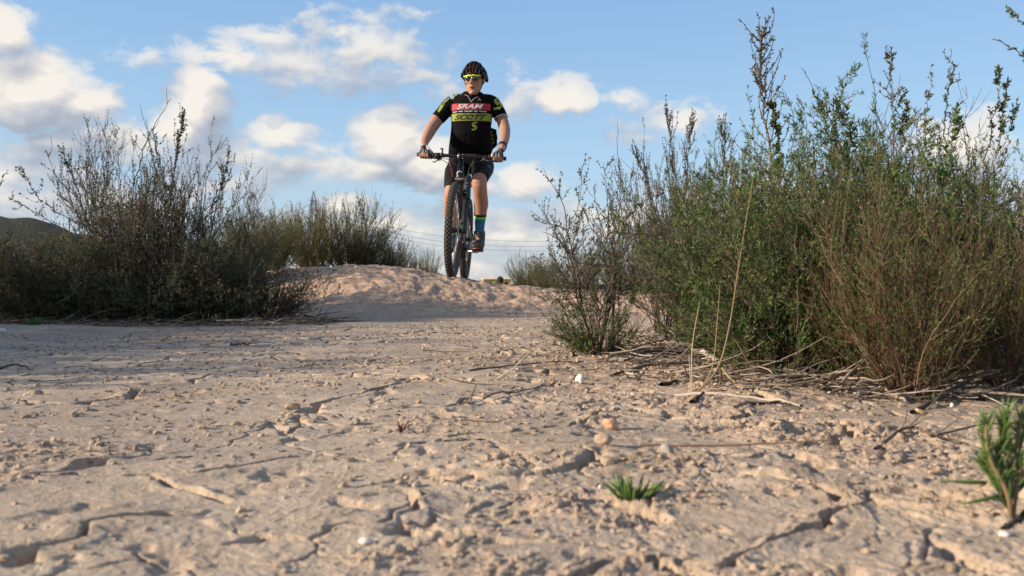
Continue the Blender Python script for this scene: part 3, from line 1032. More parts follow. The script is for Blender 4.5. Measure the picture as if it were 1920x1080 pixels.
# right, front
shoot('leafy_shoot', [(1672, 330), (1678, 230), (1668, 160), (1670, 88)], 1.95, "tall shoot with cross twigs in the middle of the right thicket", r=.0022, side=22, slen=.055, nleaf=230, leaf=(.008, .004), leafm=LEAF_OLIVE, seed=30, up=.2, ang=(40, 80), start=.25)
shoot('leafy_shoot', [(1775, 330), (1772, 230), (1780, 160), (1782, 92)], 1.95, "bare topped upright shoot right of the leafy one, before blue sky", r=.0022, side=14, slen=.05, nleaf=130, leaf=(.008, .004), leafm=LEAF_OLIVE, seed=31, up=.3, start=.3)
shoot('leafy_shoot', [(1600, 330), (1560, 250), (1524, 172)], 2.1, "straight shoot leaning left off the green rounded top of the thicket", r=.0022, side=18, slen=.05, nleaf=260, leaf=(.012, .005), leafm=LEAF_GREEN, seed=32, up=.3, start=.2)
shoot('leafy_shoot', [(1625, 330), (1600, 260), (1562, 190)], 2.1, "leafy shoot next to the straight one leaning left off the thicket", r=.0022, side=18, slen=.05, nleaf=300, leaf=(.013, .005), leafm=LEAF_GREEN, seed=33, up=.3, start=.2)
shoot('leafy_shoot', [(1700, 340), (1695, 250), (1690, 165)], 1.95, "budded shoot close at the right of the tall cross twigged one", r=.002, side=16, slen=.04, nleaf=260, leaf=(.010, .005), leafm=LEAF_OLIVE, seed=34, up=.4, start=.2)
shoot('leafy_shoot', [(1720, 340), (1735, 240), (1746, 122)], 2.0, "slender shoot halfway between the two tallest in the right thicket", r=.002, side=10, slen=.05, nleaf=120, leaf=(.009, .004), leafm=LEAF_OLIVE, seed=35, up=.4, start=.3)
shoot('leafy_shoot', [(1740, 420), (1775, 300), (1798, 195)], 1.9, "large leaved green shoot against the white cloud at the right", r=.002, side=14, slen=.06, nleaf=260, leaf=(.014, .0055), leafm=LEAF_GREEN, seed=36, up=.3, start=.3)
shoot('leafy_shoot', [(1840, 350), (1860, 230), (1874, 125)], 1.9, "leaf topped shoot, left one of the cluster near the right edge", r=.002, side=7, slen=.04, nleaf=120, leaf=(.011, .005), leafm=LEAF_OLIVE, seed=37, up=.5, start=.5)
shoot('leafy_shoot', [(1850, 370), (1875, 250), (1892, 150)], 1.9, "leaf topped shoot, middle one of the cluster near the right edge", r=.002, side=9, slen=.04, nleaf=150, leaf=(.011, .005), leafm=LEAF_OLIVE, seed=38, up=.5, start=.5)
shoot('leafy_shoot', [(1860, 400), (1885, 280), (1905, 185)], 1.9, "bare sided shoot, right one of the cluster near the right edge", r=.002, side=6, slen=.04, nleaf=90, leaf=(.010, .005), leafm=LEAF_OLIVE, seed=39, up=.5, start=.5)
for k, (pts_, Y) in enumerate([([(1790, 420), (1805, 280), (1810, 160)], 2.1), ([(1800, 420), (1825, 290), (1835, 235)], 2.0), ([(1745, 420), (1700, 300), (1628, 200)], 2.0)]):
    shoot('bare_shoot', pts_, Y, ["thin bare curved shoots before the white cloud, tall one", "thin bare curved shoot before the white cloud, short one", "bare arching shoot crossing behind the leafy shoots of the right thicket"][k],
          r=.0017, side=10, slen=.11, nleaf=0, seed=40 + k, bark=BARK_RED, up=.15)
# the branch tips hanging in at the top right corner come off a shrub beyond the edge
shoot('overhanging_branch', [(2140, 420), (2120, 250), (2040, 130), (1950, 62), (1888, 18)], 1.45, "leafy branch tip reaching in at the very top right corner", r=.0028, side=5, slen=.025, nleaf=150, leaf=(.0085, .0032), leafm=LEAF_GREEN, seed=50, up=.0, start=.55, group="branch tips hanging in from the right")
shoot('overhanging_branch', [(2130, 420), (2110, 280), (2030, 165), (1945, 105), (1864, 74)], 1.45, "leafy branch tip below the top right corner one, pointing left", r=.0026, side=4, slen=.022, nleaf=130, leaf=(.0085, .0032), leafm=LEAF_GREEN, seed=51, up=.0, start=.55, group="branch tips hanging in from the right")

# ---- pale dry grass stalks beside the litter
def stalk(name, pix, Ys, r, label, group="pale dry stalks", mat=STRAW, cat="dry stalk", n=18, sides=6, r1=0.35):
    c = [P(a, b, y) for (a, b), y in zip(pix, Ys)]
    main = curve_pts(c, n)
    for i in range(n):
        g = gz(main[i, 0], main[i, 1])
        if main[i, 2] < g + r * 0.5 and i > 0:
            main[i, 2] = g + r * 0.5
    main[0, 2] = min(main[0, 2], gz(*main[0, :2]) + (r if abs(main[-1, 2] - main[0, 2]) < 0.03 else -0.004))
    base = main[0].copy()
    rng = np.random.default_rng(int(abs(pix[0][0]) * 7 + abs(pix[0][1])))
    main = main[None] - base
    v, q, t = tubes(main, r, r * r1, sides, rng)
    t[:] = rng.random()
    o = link(name, np_mesh(name, v, q, [mat], True, {'tint': t}), None, base)
    return tag(o, label, cat, group)


s_ = 1.62
stalk('dry_stalk', [(1300, 742), (1345, 692), (1368, 610), (1385, 500), (1412, 335)], [s_, s_, s_, s_, s_], .0022, "tallest pale dry grass stalk, bent at the foot and leaning right over the green shrub")
stalk('dry_stalk', [(1302, 742), (1335, 690), (1345, 600), (1350, 535)], [s_, s_, s_, s_], .0012, "thinner pale stalk rising between the short one and the tallest one")
stalk('dry_stalk', [(1298, 740), (1298, 650), (1312, 565)], [s_, s_, s_], .0013, "short pale stalk nearest the woody shrub, straight up from the litter")
stalk('dry_stalk', [(1296, 742), (1294, 700), (1292, 665)], [s_ + .02, s_ + .02, s_ + .02], .0014, "stub of a pale stalk beside the foot of the taller ones")
stalk('bent_stalk', [(1350, 685), (1372, 712), (1400, 728), (1426, 744)], [s_ + .05, s_ + .02, s_, 1.60], .0024, "pale bent stalk arching down to the ground right of the upright ones")
stalk('thin_stick', [(1372, 625), (1410, 690), (1448, 745)], [1.66, 1.66, 1.66], .0013, "thin brown stick slanting down right from the tallest stalk")

# ================================================================== bicycle and rider
BLACK_PAINT = simple_mat("black_frame_paint", (.006, .006, .007), 0.35, 0, .2, 30, spec=.4, coat=.15)
BLACK_MATT = simple_mat("matt_black_metal", (.010, .010, .012), 0.55, .1, .3, 60)
RED_PAINT = simple_mat("red_frame_paint", (.24, .008, .016), 0.3, 0, .15, 30, coat=.4)
WHITE_PAINT = simple_mat("white_decal", (.62, .62, .62), 0.45, 0, .08, 60)
ALLOY = simple_mat("brushed_alloy", (.42, .43, .45), 0.35, .9, .15, 80)
TYRE = simple_mat("dusty_tyre_rubber", (.055, .047, .042), 0.85, 0, .45, 26, bump=.5)
GRIP = simple_mat("grip_rubber", (.02, .02, .02), 0.8, 0, .3, 90, bump=.4)
DARKRED = simple_mat("dark_red_grip", (.12, .01, .018), 0.7, 0, .2, 60)
SKIN = simple_mat("sunlit_skin", (.36, .19, .13), 0.6, 0, .16, 16, spec=.35, sss=.12, bump=.12)
LIP = simple_mat("lips", (.33, .12, .10), 0.5, 0, .1, 50)
MOUTH = simple_mat("open_mouth", (.05, .015, .013), 0.8)
HAIR = simple_mat("short_brown_hair", (.045, .03, .02), 0.8, 0, .4, 200, bump=.6)
JERSEY = simple_mat("black_jersey_cloth", (.0040, .0038, .0042), 0.85, 0, .35, 14, spec=.10, sheen=.0, bump=.8, bscale=8, bdist=.02)
SHORTS = simple_mat("black_lycra", (.0035, .0035, .0042), 0.7, 0, .3, 14, spec=.15, bump=.3, bscale=12)
YELLOW_PRINT = simple_mat("acid_yellow_print", (.22, .25, .028), 0.7, 0, .1, 60)
RED_PRINT = simple_mat("red_print", (.36, .009, .028), 0.7, 0, .12, 60)
WHITE_PRINT = simple_mat("white_print", (.48, .46, .47), 0.7, 0, .1, 60)
BLACK_PRINT = simple_mat("black_print", (.012, .012, .012), 0.7, 0, .1, 60)
GREY_PRINT = simple_mat("grey_trim", (.26, .25, .26), 0.6, 0, .1, 60)
PURPLE = simple_mat("dark_red_stripe", (.13, .012, .03), 0.65, 0, .1, 60)
SOCK = simple_mat("teal_sock", (.012, .16, .26), 0.8, 0, .12, 60, bump=.4, bscale=300)
SOCK_GREEN = simple_mat("bright_green_band", (.22, .72, .05), 0.8, 0, .1, 60)
SHOE = simple_mat("black_shoe", (.018, .017, .017), 0.5, 0, .3, 60, bump=.3)
SOLE = simple_mat("dark_sole", (.035, .028, .022), 0.8, 0, .3, 60)
ORANGE = simple_mat("orange_sole_edge", (.28, .09, .02), 0.7)
GLOVE_BLACK = simple_mat("black_glove", (.014, .014, .015), 0.7, 0, .3, 90)
GLOVE_WHITE = simple_mat("white_glove_panel", (.42, .41, .40), 0.7, 0, .1, 90)
HELMET_BLACK = simple_mat("gloss_black_helmet", (.006, .006, .008), 0.55, 0, .2, 40, coat=.0, spec=.22)
HELMET_RED = simple_mat("red_helmet_trim", (.10, .005, .007), 0.55, 0, .15, 40, spec=.22)
HELMET_FOAM = simple_mat("helmet_foam", (.010, .010, .011), 0.9, 0, .3, 90)
FRAME_YELLOW = simple_mat("yellow_green_glasses_frame", (.55, .72, .03), 0.35, 0, .08, 40)
LENS = simple_mat("green_black_lens", (.008, .05, .035), 0.08, .35, .2, 20, coat=.8)
CABLE = simple_mat("black_cable", (.015, .015, .016), 0.45)


def ring_frame(d, up=None):
    d = Vector(d).normalized()
    up = Vector(up) if up is not None else (Vector((1, 0, 0)) if abs(d.x) < 0.9 else Vector((0, 0, 1)))
    a = (up - d * up.dot(d)).normalized()
    return a, d.cross(a)


def cat(*ms):
    vs_, fs, n = [], [], 0
    for v, f in ms:
        vs_.append(np.asarray(v, float))
        fs += [tuple(int(i) + n for i in q) for q in f]
        n += len(v)
    return np.concatenate(vs_), fs


def loft(secs, sides=16, power=2.0, up=None, cap=True):
    """secs: (centre, half a, half b); a lies along 'up' made square to the path"""
    C = [Vector(s[0]) for s in secs]
    v, f = [], []
    for i, s in enumerate(secs):
        d = (C[min(i + 1, len(C) - 1)] - C[max(i - 1, 0)])
        a, b = ring_frame(d, up)
        for k in range(sides):
            t = 2 * math.pi * k / sides
            ct, st = math.cos(t), math.sin(t)
            ex = 2.0 / power
            x = math.copysign(abs(ct) ** ex, ct) * s[1]
            y = math.copysign(abs(st) ** ex, st) * s[2]
            v.append(C[i] + a * x + b * y)
    n = len(secs)
    for i in range(n - 1):
        for k in range(sides):
            k2 = (k + 1) % sides
            f.append((i * sides + k, i * sides + k2, (i + 1) * sides + k2, (i + 1) * sides + k))
    if cap:
        v.append(C[0]); v.append(C[-1])
        c0, c1 = len(v) - 2, len(v) - 1
        for k in range(sides):
            k2 = (k + 1) % sides
            f.append((c0, k2, k))
            f.append((c1, (n - 1) * sides + k, (n - 1) * sides + k2))
    return np.array([tuple(p) for p in v]), f


def limb(pts, sides=14, rounded=True, flat=1.0, up=None, sub=3):
    """pts: (point, radius), smoothed along, with rounded ends"""
    P0 = [np.array([*p, r]) for p, r in pts]
    ext = [2 * P0[0] - P0[1]] + P0 + [2 * P0[-1] - P0[-2]]
    out = []
    for i in range(len(P0) - 1):
        p0, p1, p2, p3 = ext[i:i + 4]
        for k in range(sub):
            u = k / sub
            out.append(0.5 * ((2 * p1) + (p2 - p0) * u + (2 * p0 - 5 * p1 + 4 * p2 - p3) * u * u + (3 * p1 - p0 - 3 * p2 + p3) * u ** 3))
    out.append(P0[-1])
    secs = [(tuple(o[:3]), o[3], o[3] * flat) for o in out]
    if rounded:
        d0 = Vector(secs[0][0]) - Vector(secs[1][0])
        d0.normalize()
        d1 = Vector(secs[-1][0]) - Vector(secs[-2][0])
        d1.normalize()
        r0, r1 = out[0][3], out[-1][3]
        pre = [(tuple(Vector(secs[0][0]) + d0 * r0 * math.sin(t)), r0 * math.cos(t), r0 * math.cos(t) * flat) for t in (1.35, 0.95, 0.5)]
        post = [(tuple(Vector(secs[-1][0]) + d1 * r1 * math.sin(t)), r1 * math.cos(t), r1 * math.cos(t) * flat) for t in (0.5, 0.95, 1.35)]
        secs = pre + secs + post
    return loft(secs, sides, 2.0, up)


def ball(c, r, n=14, m=9, rot=None):
    v, f = [], []
    rx, ry, rz = (r, r, r) if isinstance(r, (int, float)) else r
    for j in range(1, m):
        ph = math.pi * j / m
        for i in range(n):
            t = 2 * math.pi * i / n
            p = Vector((rx * math.sin(ph) * math.cos(t), ry * math.sin(ph) * math.sin(t), rz * math.cos(ph)))
            if rot is not None:
                p = rot @ p
            v.append(tuple(p + Vector(c)))
    top = Vector((0, 0, rz)); bot = Vector((0, 0, -rz))
    if rot is not None:
        top, bot = rot @ top, rot @ bot
    v.append(tuple(top + Vector(c))); v.append(tuple(bot + Vector(c)))
    T, B = len(v) - 2, len(v) - 1
    for j in range(m - 2):
        for i in range(n):
            i2 = (i + 1) % n
            f.append((j * n + i, (j + 1) * n + i, (j + 1) * n + i2, j * n + i2))
    for i in range(n):
        i2 = (i + 1) % n
        f.append((T, i, i2))
        f.append((B, (m - 2) * n + i2, (m - 2) * n + i))
    return np.array(v), f


def rod(a, b, r0, r1=None, sides=12, flat=1.0, up=None):
    return loft([(a, r0, r0 * flat), (b, r1 if r1 is not None else r0, (r1 if r1 is not None else r0) * flat)], sides, 2.0, up)


def block(c, hx, hy, hz, rot=None, bev=0.0):
    bm = bmesh.new()
    bmesh.ops.create_cube(bm, size=2)
    bmesh.ops.scale(bm, vec=(hx, hy, hz), verts=bm.verts)
    if bev:
        bmesh.ops.bevel(bm, geom=list(bm.edges), offset=bev, segments=2, affect='EDGES')
    if rot is not None:
        bmesh.ops.transform(bm, matrix=rot.to_4x4() if hasattr(rot, 'to_4x4') else rot, verts=bm.verts)
    bmesh.ops.translate(bm, vec=c, verts=bm.verts)
    v = np.array([tuple(x.co) for x in bm.verts])
    f = [tuple(x.index for x in p.verts) for p in bm.faces]
    bm.free()
    return v, f


def wire(pts, r, n=20, sides=7):
    c = curve_pts(pts, n)
    return loft([(tuple(p), r, r) for p in c], sides)


def pmesh(name, vf, mat, parent=None, smooth=True, off=(0, 0, 0), loc=None):
    v, f = vf
    me = bpy.data.meshes.new(name)
    me.from_pydata([tuple(np.asarray(p) - np.asarray(off)) for p in v], [], f)
    me.materials.append(mat)
    shade(me, smooth)
    me.update()
    o = link(name, me, parent, loc)
    return o


def fuse(name, parts, voxel, mat, parent=None, off=(0, 0, 0), smooth=4, fac=0.5):
    """one continuous skin over overlapping closed shells"""
    v, f = cat(*parts)
    me = bpy.data.meshes.new(name + "_rough")
    me.from_pydata([tuple(p - np.asarray(off)) for p in v], [], f)
    tmp = bpy.data.objects.new("tmp", me)
    COL.objects.link(tmp)
    m = tmp.modifiers.new("r", 'REMESH')
    m.mode = 'VOXEL'
    m.voxel_size = voxel
    if smooth:
        s = tmp.modifiers.new("s", 'SMOOTH')
        s.factor = fac
        s.iterations = smooth
    dg = bpy.context.evaluated_depsgraph_get()
    out = bpy.data.meshes.new_from_object(tmp.evaluated_get(dg))
    bpy.data.objects.remove(tmp)
    bpy.data.meshes.remove(me)
    out.name = name
    out.materials.clear()
    out.materials.append(mat)
    shade(out)
    return link(name, out, parent)


# ------------------------------------------------------------------ the bicycle
# local axes: x to the rider's left, y backwards, z up; origin on the ground between the wheels
WB = 1.15
bike_xy = (-0.446, 7.375)
zf, zr = gz(-0.44, 6.80), gz(-0.415, 7.95)
zf, zr = max(zf, float(terrain(-0.44, 6.80))), max(zr, float(terrain(-0.415, 7.95)))
bike = empty("mountain_bike", (bike_xy[0], bike_xy[1], (zf + zr) / 2 + 0.004))
bike.rotation_euler = (-math.atan2(zf - zr, WB), R(3.1), R(-1.8))
tag(bike, "black and red mountain bike on the crest of the earth mound", "bicycle")
AX_F, AX_R, BB = Vector((0, -0.575, 0.368)), Vector((0, 0.575, 0.368)), Vector((0, 0.15, 0.262))


def wheel(name, c, steer=0.0):
    w_ = empty(name, c, steer, bike)
    ns = 96
    v, f = [], []
    prof = []          # tyre section: (radial, sideways)
    for k in range(14):
        t = 2 * math.pi * k / 14
        prof.append((0.338 + 0.027 * math.cos(t), 0.0285 * math.sin(t)))
    for i in range(ns):
        a = 2 * math.pi * i / ns
        for (rr, s) in prof:
            v.append((s, rr * math.cos(a), rr * math.sin(a)))
    for i in range(ns):
        for k in range(14):
            i2, k2 = (i + 1) % ns, (k + 1) % 14
            f.append((i * 14 + k, i * 14 + k2, i2 * 14 + k2, i2 * 14 + k))
    parts = [(np.array(v), f)]
    # tread knobs
    kb = []
    for i in range(72):
        a = 2 * math.pi * i / 72
        for (ph, w2, l2) in ((0.0, .006, .0075), (0.42, .0045, .007), (-0.42, .0045, .007), (0.85, .004, .008), (-0.85, .004, .008)):
            aa = a + (0.5 if abs(ph) in (0.42,) else 0) * 2 * math.pi / 72
            rr = 0.338 + 0.0285 * math.cos(ph)
            m3 = Matrix.Rotation(aa, 3, 'X') @ Matrix.Rotation(-ph, 3, 'Z')
            pos = Vector((0.030 * math.sin(ph), rr * math.cos(aa), rr * math.sin(aa)))
            kb.append(block(pos, w2, .0028, l2, m3))
    pmesh("tyre", cat(*(parts + kb)), TYRE, w_)
    # rim
    v, f = [], []
    prof = [(0.318, 0.014), (0.318, -0.014), (0.306, -0.013), (0.294, -0.006), (0.294, 0.006), (0.306, 0.013)]
    for i in range(ns):
        a = 2 * math.pi * i / ns
        for (rr, s) in prof:
            v.append((s, rr * math.cos(a), rr * math.sin(a)))
    for i in range(ns):
        for k in range(6):
            i2, k2 = (i + 1) % ns, (k + 1) % 6
            f.append((i * 6 + k, i * 6 + k2, i2 * 6 + k2, i2 * 6 + k))
    pmesh("rim", (np.array(v), f), BLACK_MATT, w_, False)
    for q in range(6):      # pale decals on the rim sides
        for sd_ in (-1, 1):
            v, f = [], []
            for kk in range(9):
                a = q * math.pi / 3 + 0.2 + kk * 0.05
                for rr in (.311, .302):
                    v.append((sd_ * .0150, rr * math.cos(a), rr * math.sin(a)))
            for kk in range(8):
                f.append((2 * kk, 2 * kk + 1, 2 * kk + 3, 2 * kk + 2))
            pmesh("rim_decal", (np.array(v), f), WHITE_PAINT, w_, False)
    pmesh("hub", cat(rod((-.05, 0, 0), (.05, 0, 0), .017, .017), rod((-.034, 0, 0), (-.028, 0, 0), .029), rod((.028, 0, 0), (.034, 0, 0), .029)), BLACK_MATT, w_)
    sp0 = None
    for i in range(28):
        a = 2 * math.pi * i / 28
        side_ = 1 if i % 2 else -1
        if sp0 is None or i < 2:
            me = pmesh("spoke", rod((side_ * .030, .028 * math.cos(.25), .028 * math.sin(.25)), (side_ * .003, .296, 0), .0012, .0012, 5), ALLOY, w_)
            sp0 = sp0 or {}
            sp0[side_] = me.data
            me.rotation_euler = (a, 0, 0)
        else:
            o = link("spoke", sp0[side_], w_)
            o.rotation_euler = (a, 0, 0)
    # brake disc on the rider's left side
    v, f = [], []
    for i in range(48):
        a = 2 * math.pi * i / 48
        for rr, s in ((.080, .0015), (.080, -.0015), (.066 + .003 * (i % 2), -.0015), (.066 + .003 * (i % 2), .0015)):
            v.append((.040 + s, rr * math.cos(a), rr * math.sin(a)))
    for i in range(48):
        for k in range(4):
            i2, k2 = (i + 1) % 48, (k + 1) % 4
            f.append((i * 4 + k, i * 4 + k2, i2 * 4 + k2, i2 * 4 + k))
    arms = [rod((.040, .02 * math.cos(a), .02 * math.sin(a)), (.040, .068 * math.cos(a + .4), .068 * math.sin(a + .4)), .003, .003, 6) for a in np.arange(6) * math.pi / 3]
    pmesh("brake_disc", cat((np.array(v), f), *arms), ALLOY, w_, False)
    return w_


wheel("front_wheel", AX_F, R(-1.8))
rw = wheel("rear_wheel", AX_R)
# sprockets
spk = []
for i, rr in enumerate((.078, .070, .062, .054, .047, .041, .036, .031, .027, .023)):
    spk.append(rod((-.026 - i * .0032, 0, 0), (-.028 - i * .0032, 0, 0), rr, rr, 36))
pmesh("cassette", cat(*spk), ALLOY, rw, False)

# frame
head_lo, head_hi = Vector((0, -.355, .80)), Vector((0, -.310, .905))
seat_top = Vector((0, .285, .70))
fr = pmesh("frame", cat(
    loft([(head_lo - Vector((0, -.004, .01)), .033, .033), (head_lo, .034, .034), (head_lo.lerp(head_hi, .5), .027, .027), (head_hi, .025, .025)], 16),
    loft([(head_hi + Vector((0, .012, -.03)), .022, .024), (Vector((0, .0, .80)), .021, .026), (seat_top - Vector((0, .01, .03)), .018, .018)], 14, 2.6),
    loft([(BB - Vector((0, .0, .05)), .02, .018), (BB + Vector((0, .03, .12)), .021, .018), (seat_top, .019, .019)], 14),
    rod(BB - Vector((.045, 0, 0)), BB + Vector((.045, 0, 0)), .024, .024, 16),
    rod(BB + Vector((.03, .02, 0)), AX_R + Vector((.058, 0, 0)), .014, .010, 10), rod(BB + Vector((-.03, .02, 0)), AX_R + Vector((-.058, 0, 0)), .014, .010, 10),
    rod(seat_top + Vector((.02, 0, -.06)), AX_R + Vector((.060, 0, .0)), .010, .008, 10), rod(seat_top + Vector((-.02, 0, -.06)), AX_R + Vector((-.060, 0, .0)), .010, .008, 10)),
    BLACK_PAINT, bike)
mid_dt = head_lo.lerp(BB, .42) + Vector((0, .004, .0))
pmesh("down_tube", loft([(head_lo + Vector((0, .01, .01)), .026, .024), (mid_dt, .027, .027)], 16, 2.8), BLACK_PAINT, bike)
pmesh("down_tube", loft([(mid_dt - Vector((0, -.0, .002)), .0275, .0275), (BB + Vector((0, -.02, .02)), .025, .025)], 16, 2.8), RED_PAINT, bike)
dt = []
for i, t in enumerate((.66, .76, .86)):
    p = (head_lo + Vector((0, .01, .01))).lerp(BB, t)
    nrm = Vector((0, -.55, -.835)) * 1
    dt.append(block(p + Vector((0, -.027, -.022)), .016, .002, .012, Matrix.Rotation(R(-45), 3, 'X')))
for d_ in dt:
    pmesh("down_tube_mark", d_, WHITE_PAINT, bike, False)
pmesh("rear_shock", cat(rod((0, -.10, .735), (0, .10, .58), .019, .019, 14), rod((0, -.17, .79), (0, -.08, .72), .013, .013, 12), rod((0, .08, .60), (0, .17, .53), .013)), ALLOY, bike)
pmesh("water_bottle", loft([((0.0, -.05, .50), .030, .030), ((0, .0, .43), .034, .034), ((0, .06, .37), .034, .034), ((0, .07, .36), .02, .02)], 14), simple_mat("pale_bottle", (.42, .44, .47), .5), bike)
# white badge on the head tube: a small ring open at one side
pts = []
hc = head_lo.lerp(head_hi, .30) + Vector((0, -.0335, -.004))
for i in range(15):
    a = R(40 + i * 20)
    pts.append(hc + Vector((.020 * math.cos(a), -.002 + .006 * abs(math.cos(a)), .020 * math.sin(a))))
pmesh("head_badge", wire(pts, .0048, 40, 8), WHITE_PAINT, bike)

# fork with one leg, on the rider's left
axis = (head_hi - head_lo).normalized()
fork = empty("fork", (0, 0, 0), 0, bike)
lx = .070
top_f = Vector((lx, -.380, .815))
pmesh("fork_upper_tube", loft([(top_f, .022, .022), (top_f - Vector((0, .006, .02)), .027, .027), (Vector((lx, -.410, .745)), .029, .029), (Vector((lx, -.455, .635)), .029, .029), (Vector((lx, -.463, .615)), .022, .022)], 18), BLACK_PAINT, fork)
pmesh("fork_lower_tube", loft([(Vector((lx, -.46, .62)), .018, .018), (Vector((lx, -.565, .385)), .019, .019), (AX_F + Vector((lx, 0, -.02)), .022, .030)], 16), BLACK_MATT, fork)
for d_ in [block(Vector((lx - .004 + 0, -.405 - .0 - k * .0108, .755 - k * .026)) + Vector((0, -.0285, -.010)), .011, .0015, .009, Matrix.Rotation(R(24), 3, 'X')) for k in range(4)]:
    pmesh('fork_decal', d_, WHITE_PAINT, fork, False)
pmesh("fork_clamp", (loft([(head_lo + Vector((-.03, -.002, -.016)), .016, .034), (Vector((.04, -.37, .785)), .018, .028), (Vector((lx + .02, -.385, .785)), .018, .036)], 14, 3)), BLACK_MATT, fork)
pmesh("axle", rod(AX_F, AX_F + Vector((lx, 0, 0)), .012), BLACK_MATT, fork)
pmesh("brake_caliper", block(AX_F + Vector((.055, .07, .07)), .02, .028, .022, None, .006), BLACK_MATT, fork)

# stem, bar, grips, levers
bar_c = Vector((0, -.372, .965))
pmesh("stem", cat(rod(head_hi, head_hi + axis * .06, .020, .019, 14), loft([(head_hi + axis * .045, .018, .020), (bar_c, .018, .022)], 12, 3),
                  rod(bar_c + Vector((-.026, 0, 0)), bar_c + Vector((.026, 0, 0)), .022, .022, 14)), BLACK_PAINT, bike)
for sx in (-1, 1):
    for sz in (-1, 1):
        pmesh("stem_bolt", ball(bar_c + Vector((sx * .018, -.022, sz * .014)), .0042, 8, 6), ALLOY, bike)
bp = [bar_c + Vector((s * x, y, z)) for s, x, y, z in ((-1, .352, .070, .012), (-1, .24, .040, .010), (-1, .12, .008, .004), (1, 0, 0, 0), (1, .12, .008, .004), (1, .24, .040, .010), (1, .352, .070, .012))]
pmesh("handlebar", wire(bp, .0145, 40, 12), BLACK_PAINT, bike)


def on_bar(s, x):
    f_ = (abs(x) - .12) / .232
    return bar_c + Vector((s * abs(x), .008 + .062 * f_, .004 + .008 * f_))


for s, gm in ((-1, GRIP), (1, GRIP)):
    g = pmesh("grip", rod(on_bar(s, .225), on_bar(s, .355), .0165, .0165, 16), gm, bike)
    pmesh("grip_collar", rod(on_bar(s, .215), on_bar(s, .226), .019, .019, 16), DARKRED if s > 0 else BLACK_MATT, g)
    clampc = on_bar(s, .195)
    lv = pmesh("brake_lever", cat(loft([(clampc + Vector((0, 0, 0)), .020, .016), (clampc + Vector((-s * .01, -.022, -.016)), .018, .014), (clampc + Vector((s * .010, -.05, -.03)), .012, .010)], 12, 3),
                                  wire([clampc + Vector((s * .0, -.045, -.03)), clampc + Vector((s * .04, -.066, -.034)), clampc + Vector((s * .09, -.060, -.034)), clampc + Vector((s * .118, -.064, -.037))], .0058, 16, 8)), BLACK_MATT, bike)
    pmesh("shifter", cat(block(clampc + Vector((-s * .022, .0, -.026)), .018, .02, .014, Matrix.Rotation(R(20 * s), 3, 'Y'), .005),
                         wire([clampc + Vector((-s * .02, -.01, -.03)), clampc + Vector((s * .01, .01, -.052)), clampc + Vector((s * .03, .02, -.050))], .005, 10, 6)), BLACK_MATT, bike)
pmesh("remote_lever", cat(rod(on_bar(-1, .150), on_bar(-1, .150) + Vector((.001, -.004, .05)), .0075, .0065, 10), block(on_bar(-1, .150) + Vector((-.006, -.004, .052)), .012, .006, .006, None, .003), rod(on_bar(-1, .140), on_bar(-1, .160), .019, .019)), BLACK_MATT, bike)
pmesh("bar_mount", rod(on_bar(-1, .168), on_bar(-1, .205), .020, .020), BLACK_MATT, bike)
for k, pp in enumerate([
    [on_bar(-1, .19) + Vector((0, -.03, -.03)), bar_c + Vector((-.11, -.05, -.055)), bar_c + Vector((-.05, -.03, -.12)), head_lo + Vector((-.035, -.01, .02))],
    [on_bar(-1, .19) + Vector((0, -.01, -.03)), bar_c + Vector((-.10, -.03, -.03)), bar_c + Vector((-.02, -.05, -.08)), head_lo + Vector((.03, -.03, .03)), head_lo + Vector((.05, .02, -.05))],
    [on_bar(1, .19) + Vector((0, -.03, -.03)), bar_c + Vector((.11, -.05, -.05)), bar_c + Vector((.07, -.03, -.12)), Vector((lx + .02, -.42, .74)), Vector((lx + .028, -.47, .60)), AX_F + Vector((lx - .01, .06, .09))],
    [head_lo + Vector((-.03, .0, .02)), head_lo + Vector((-.068, -.03, -.02)), head_lo + Vector((-.062, .01, -.08)), head_lo + Vector((-.02, .05, -.08))],
]):
    pmesh("cable", wire(pp, .0027, 26, 6), CABLE, bike)
# saddle
pmesh("seatpost", rod(seat_top - Vector((0, 0, .02)), Vector((0, .318, .81)), .0155, .0155, 14), BLACK_MATT, bike)
fuse("saddle", [loft([((0, .14, .818), .020, .012), ((0, .20, .828), .022, .018), ((0, .30, .832), .045, .022), ((0, .38, .835), .070, .022), ((0, .42, .838), .060, .016)], 16, 2.4, (1, 0, 0))], .006, BLACK_MATT, bike)
# cranks, chainring, pedals
cr = R(9)        # rider's left foot forward and a little down
fw = Vector((0, -math.cos(cr), -math.sin(cr)))
pL, pR = BB + fw * .172, BB - fw * .172
pmesh("crank_arm", loft([(BB + Vector((.058, 0, 0)), .018, .012), (BB + Vector((.066, 0, 0)) + fw * .09, .013, .009), (pL + Vector((.074, 0, 0)), .014, .010)], 12, 3), BLACK_MATT, bike)
pmesh("crank_arm", loft([(BB + Vector((-.058, 0, 0)), .018, .012), (BB + Vector((-.066, 0, 0)) - fw * .09, .013, .009), (pR + Vector((-.074, 0, 0)), .014, .010)], 12, 3), BLACK_MATT, bike)
v, f = [], []
for i in range(64):
    a = 2 * math.pi * i / 64
    for rr, s in ((.068 + .004 * (i % 2), .0015), (.068 + .004 * (i % 2), -.0015), (.052, -.0015), (.052, .0015)):
        v.append((-.048 + s, BB.y + rr * math.cos(a), BB.z + rr * math.sin(a)))
for i in range(64):
    for k in range(4):
        i2, k2 = (i + 1) % 64, (k + 1) % 4
        f.append((i * 4 + k, i * 4 + k2, i2 * 4 + k2, i2 * 4 + k))
ar = [rod(BB + Vector((-.048, 0, 0)), BB + Vector((-.048, .056 * math.cos(a), .056 * math.sin(a))), .006, .006, 6) for a in np.arange(4) * math.pi / 2 + .4]
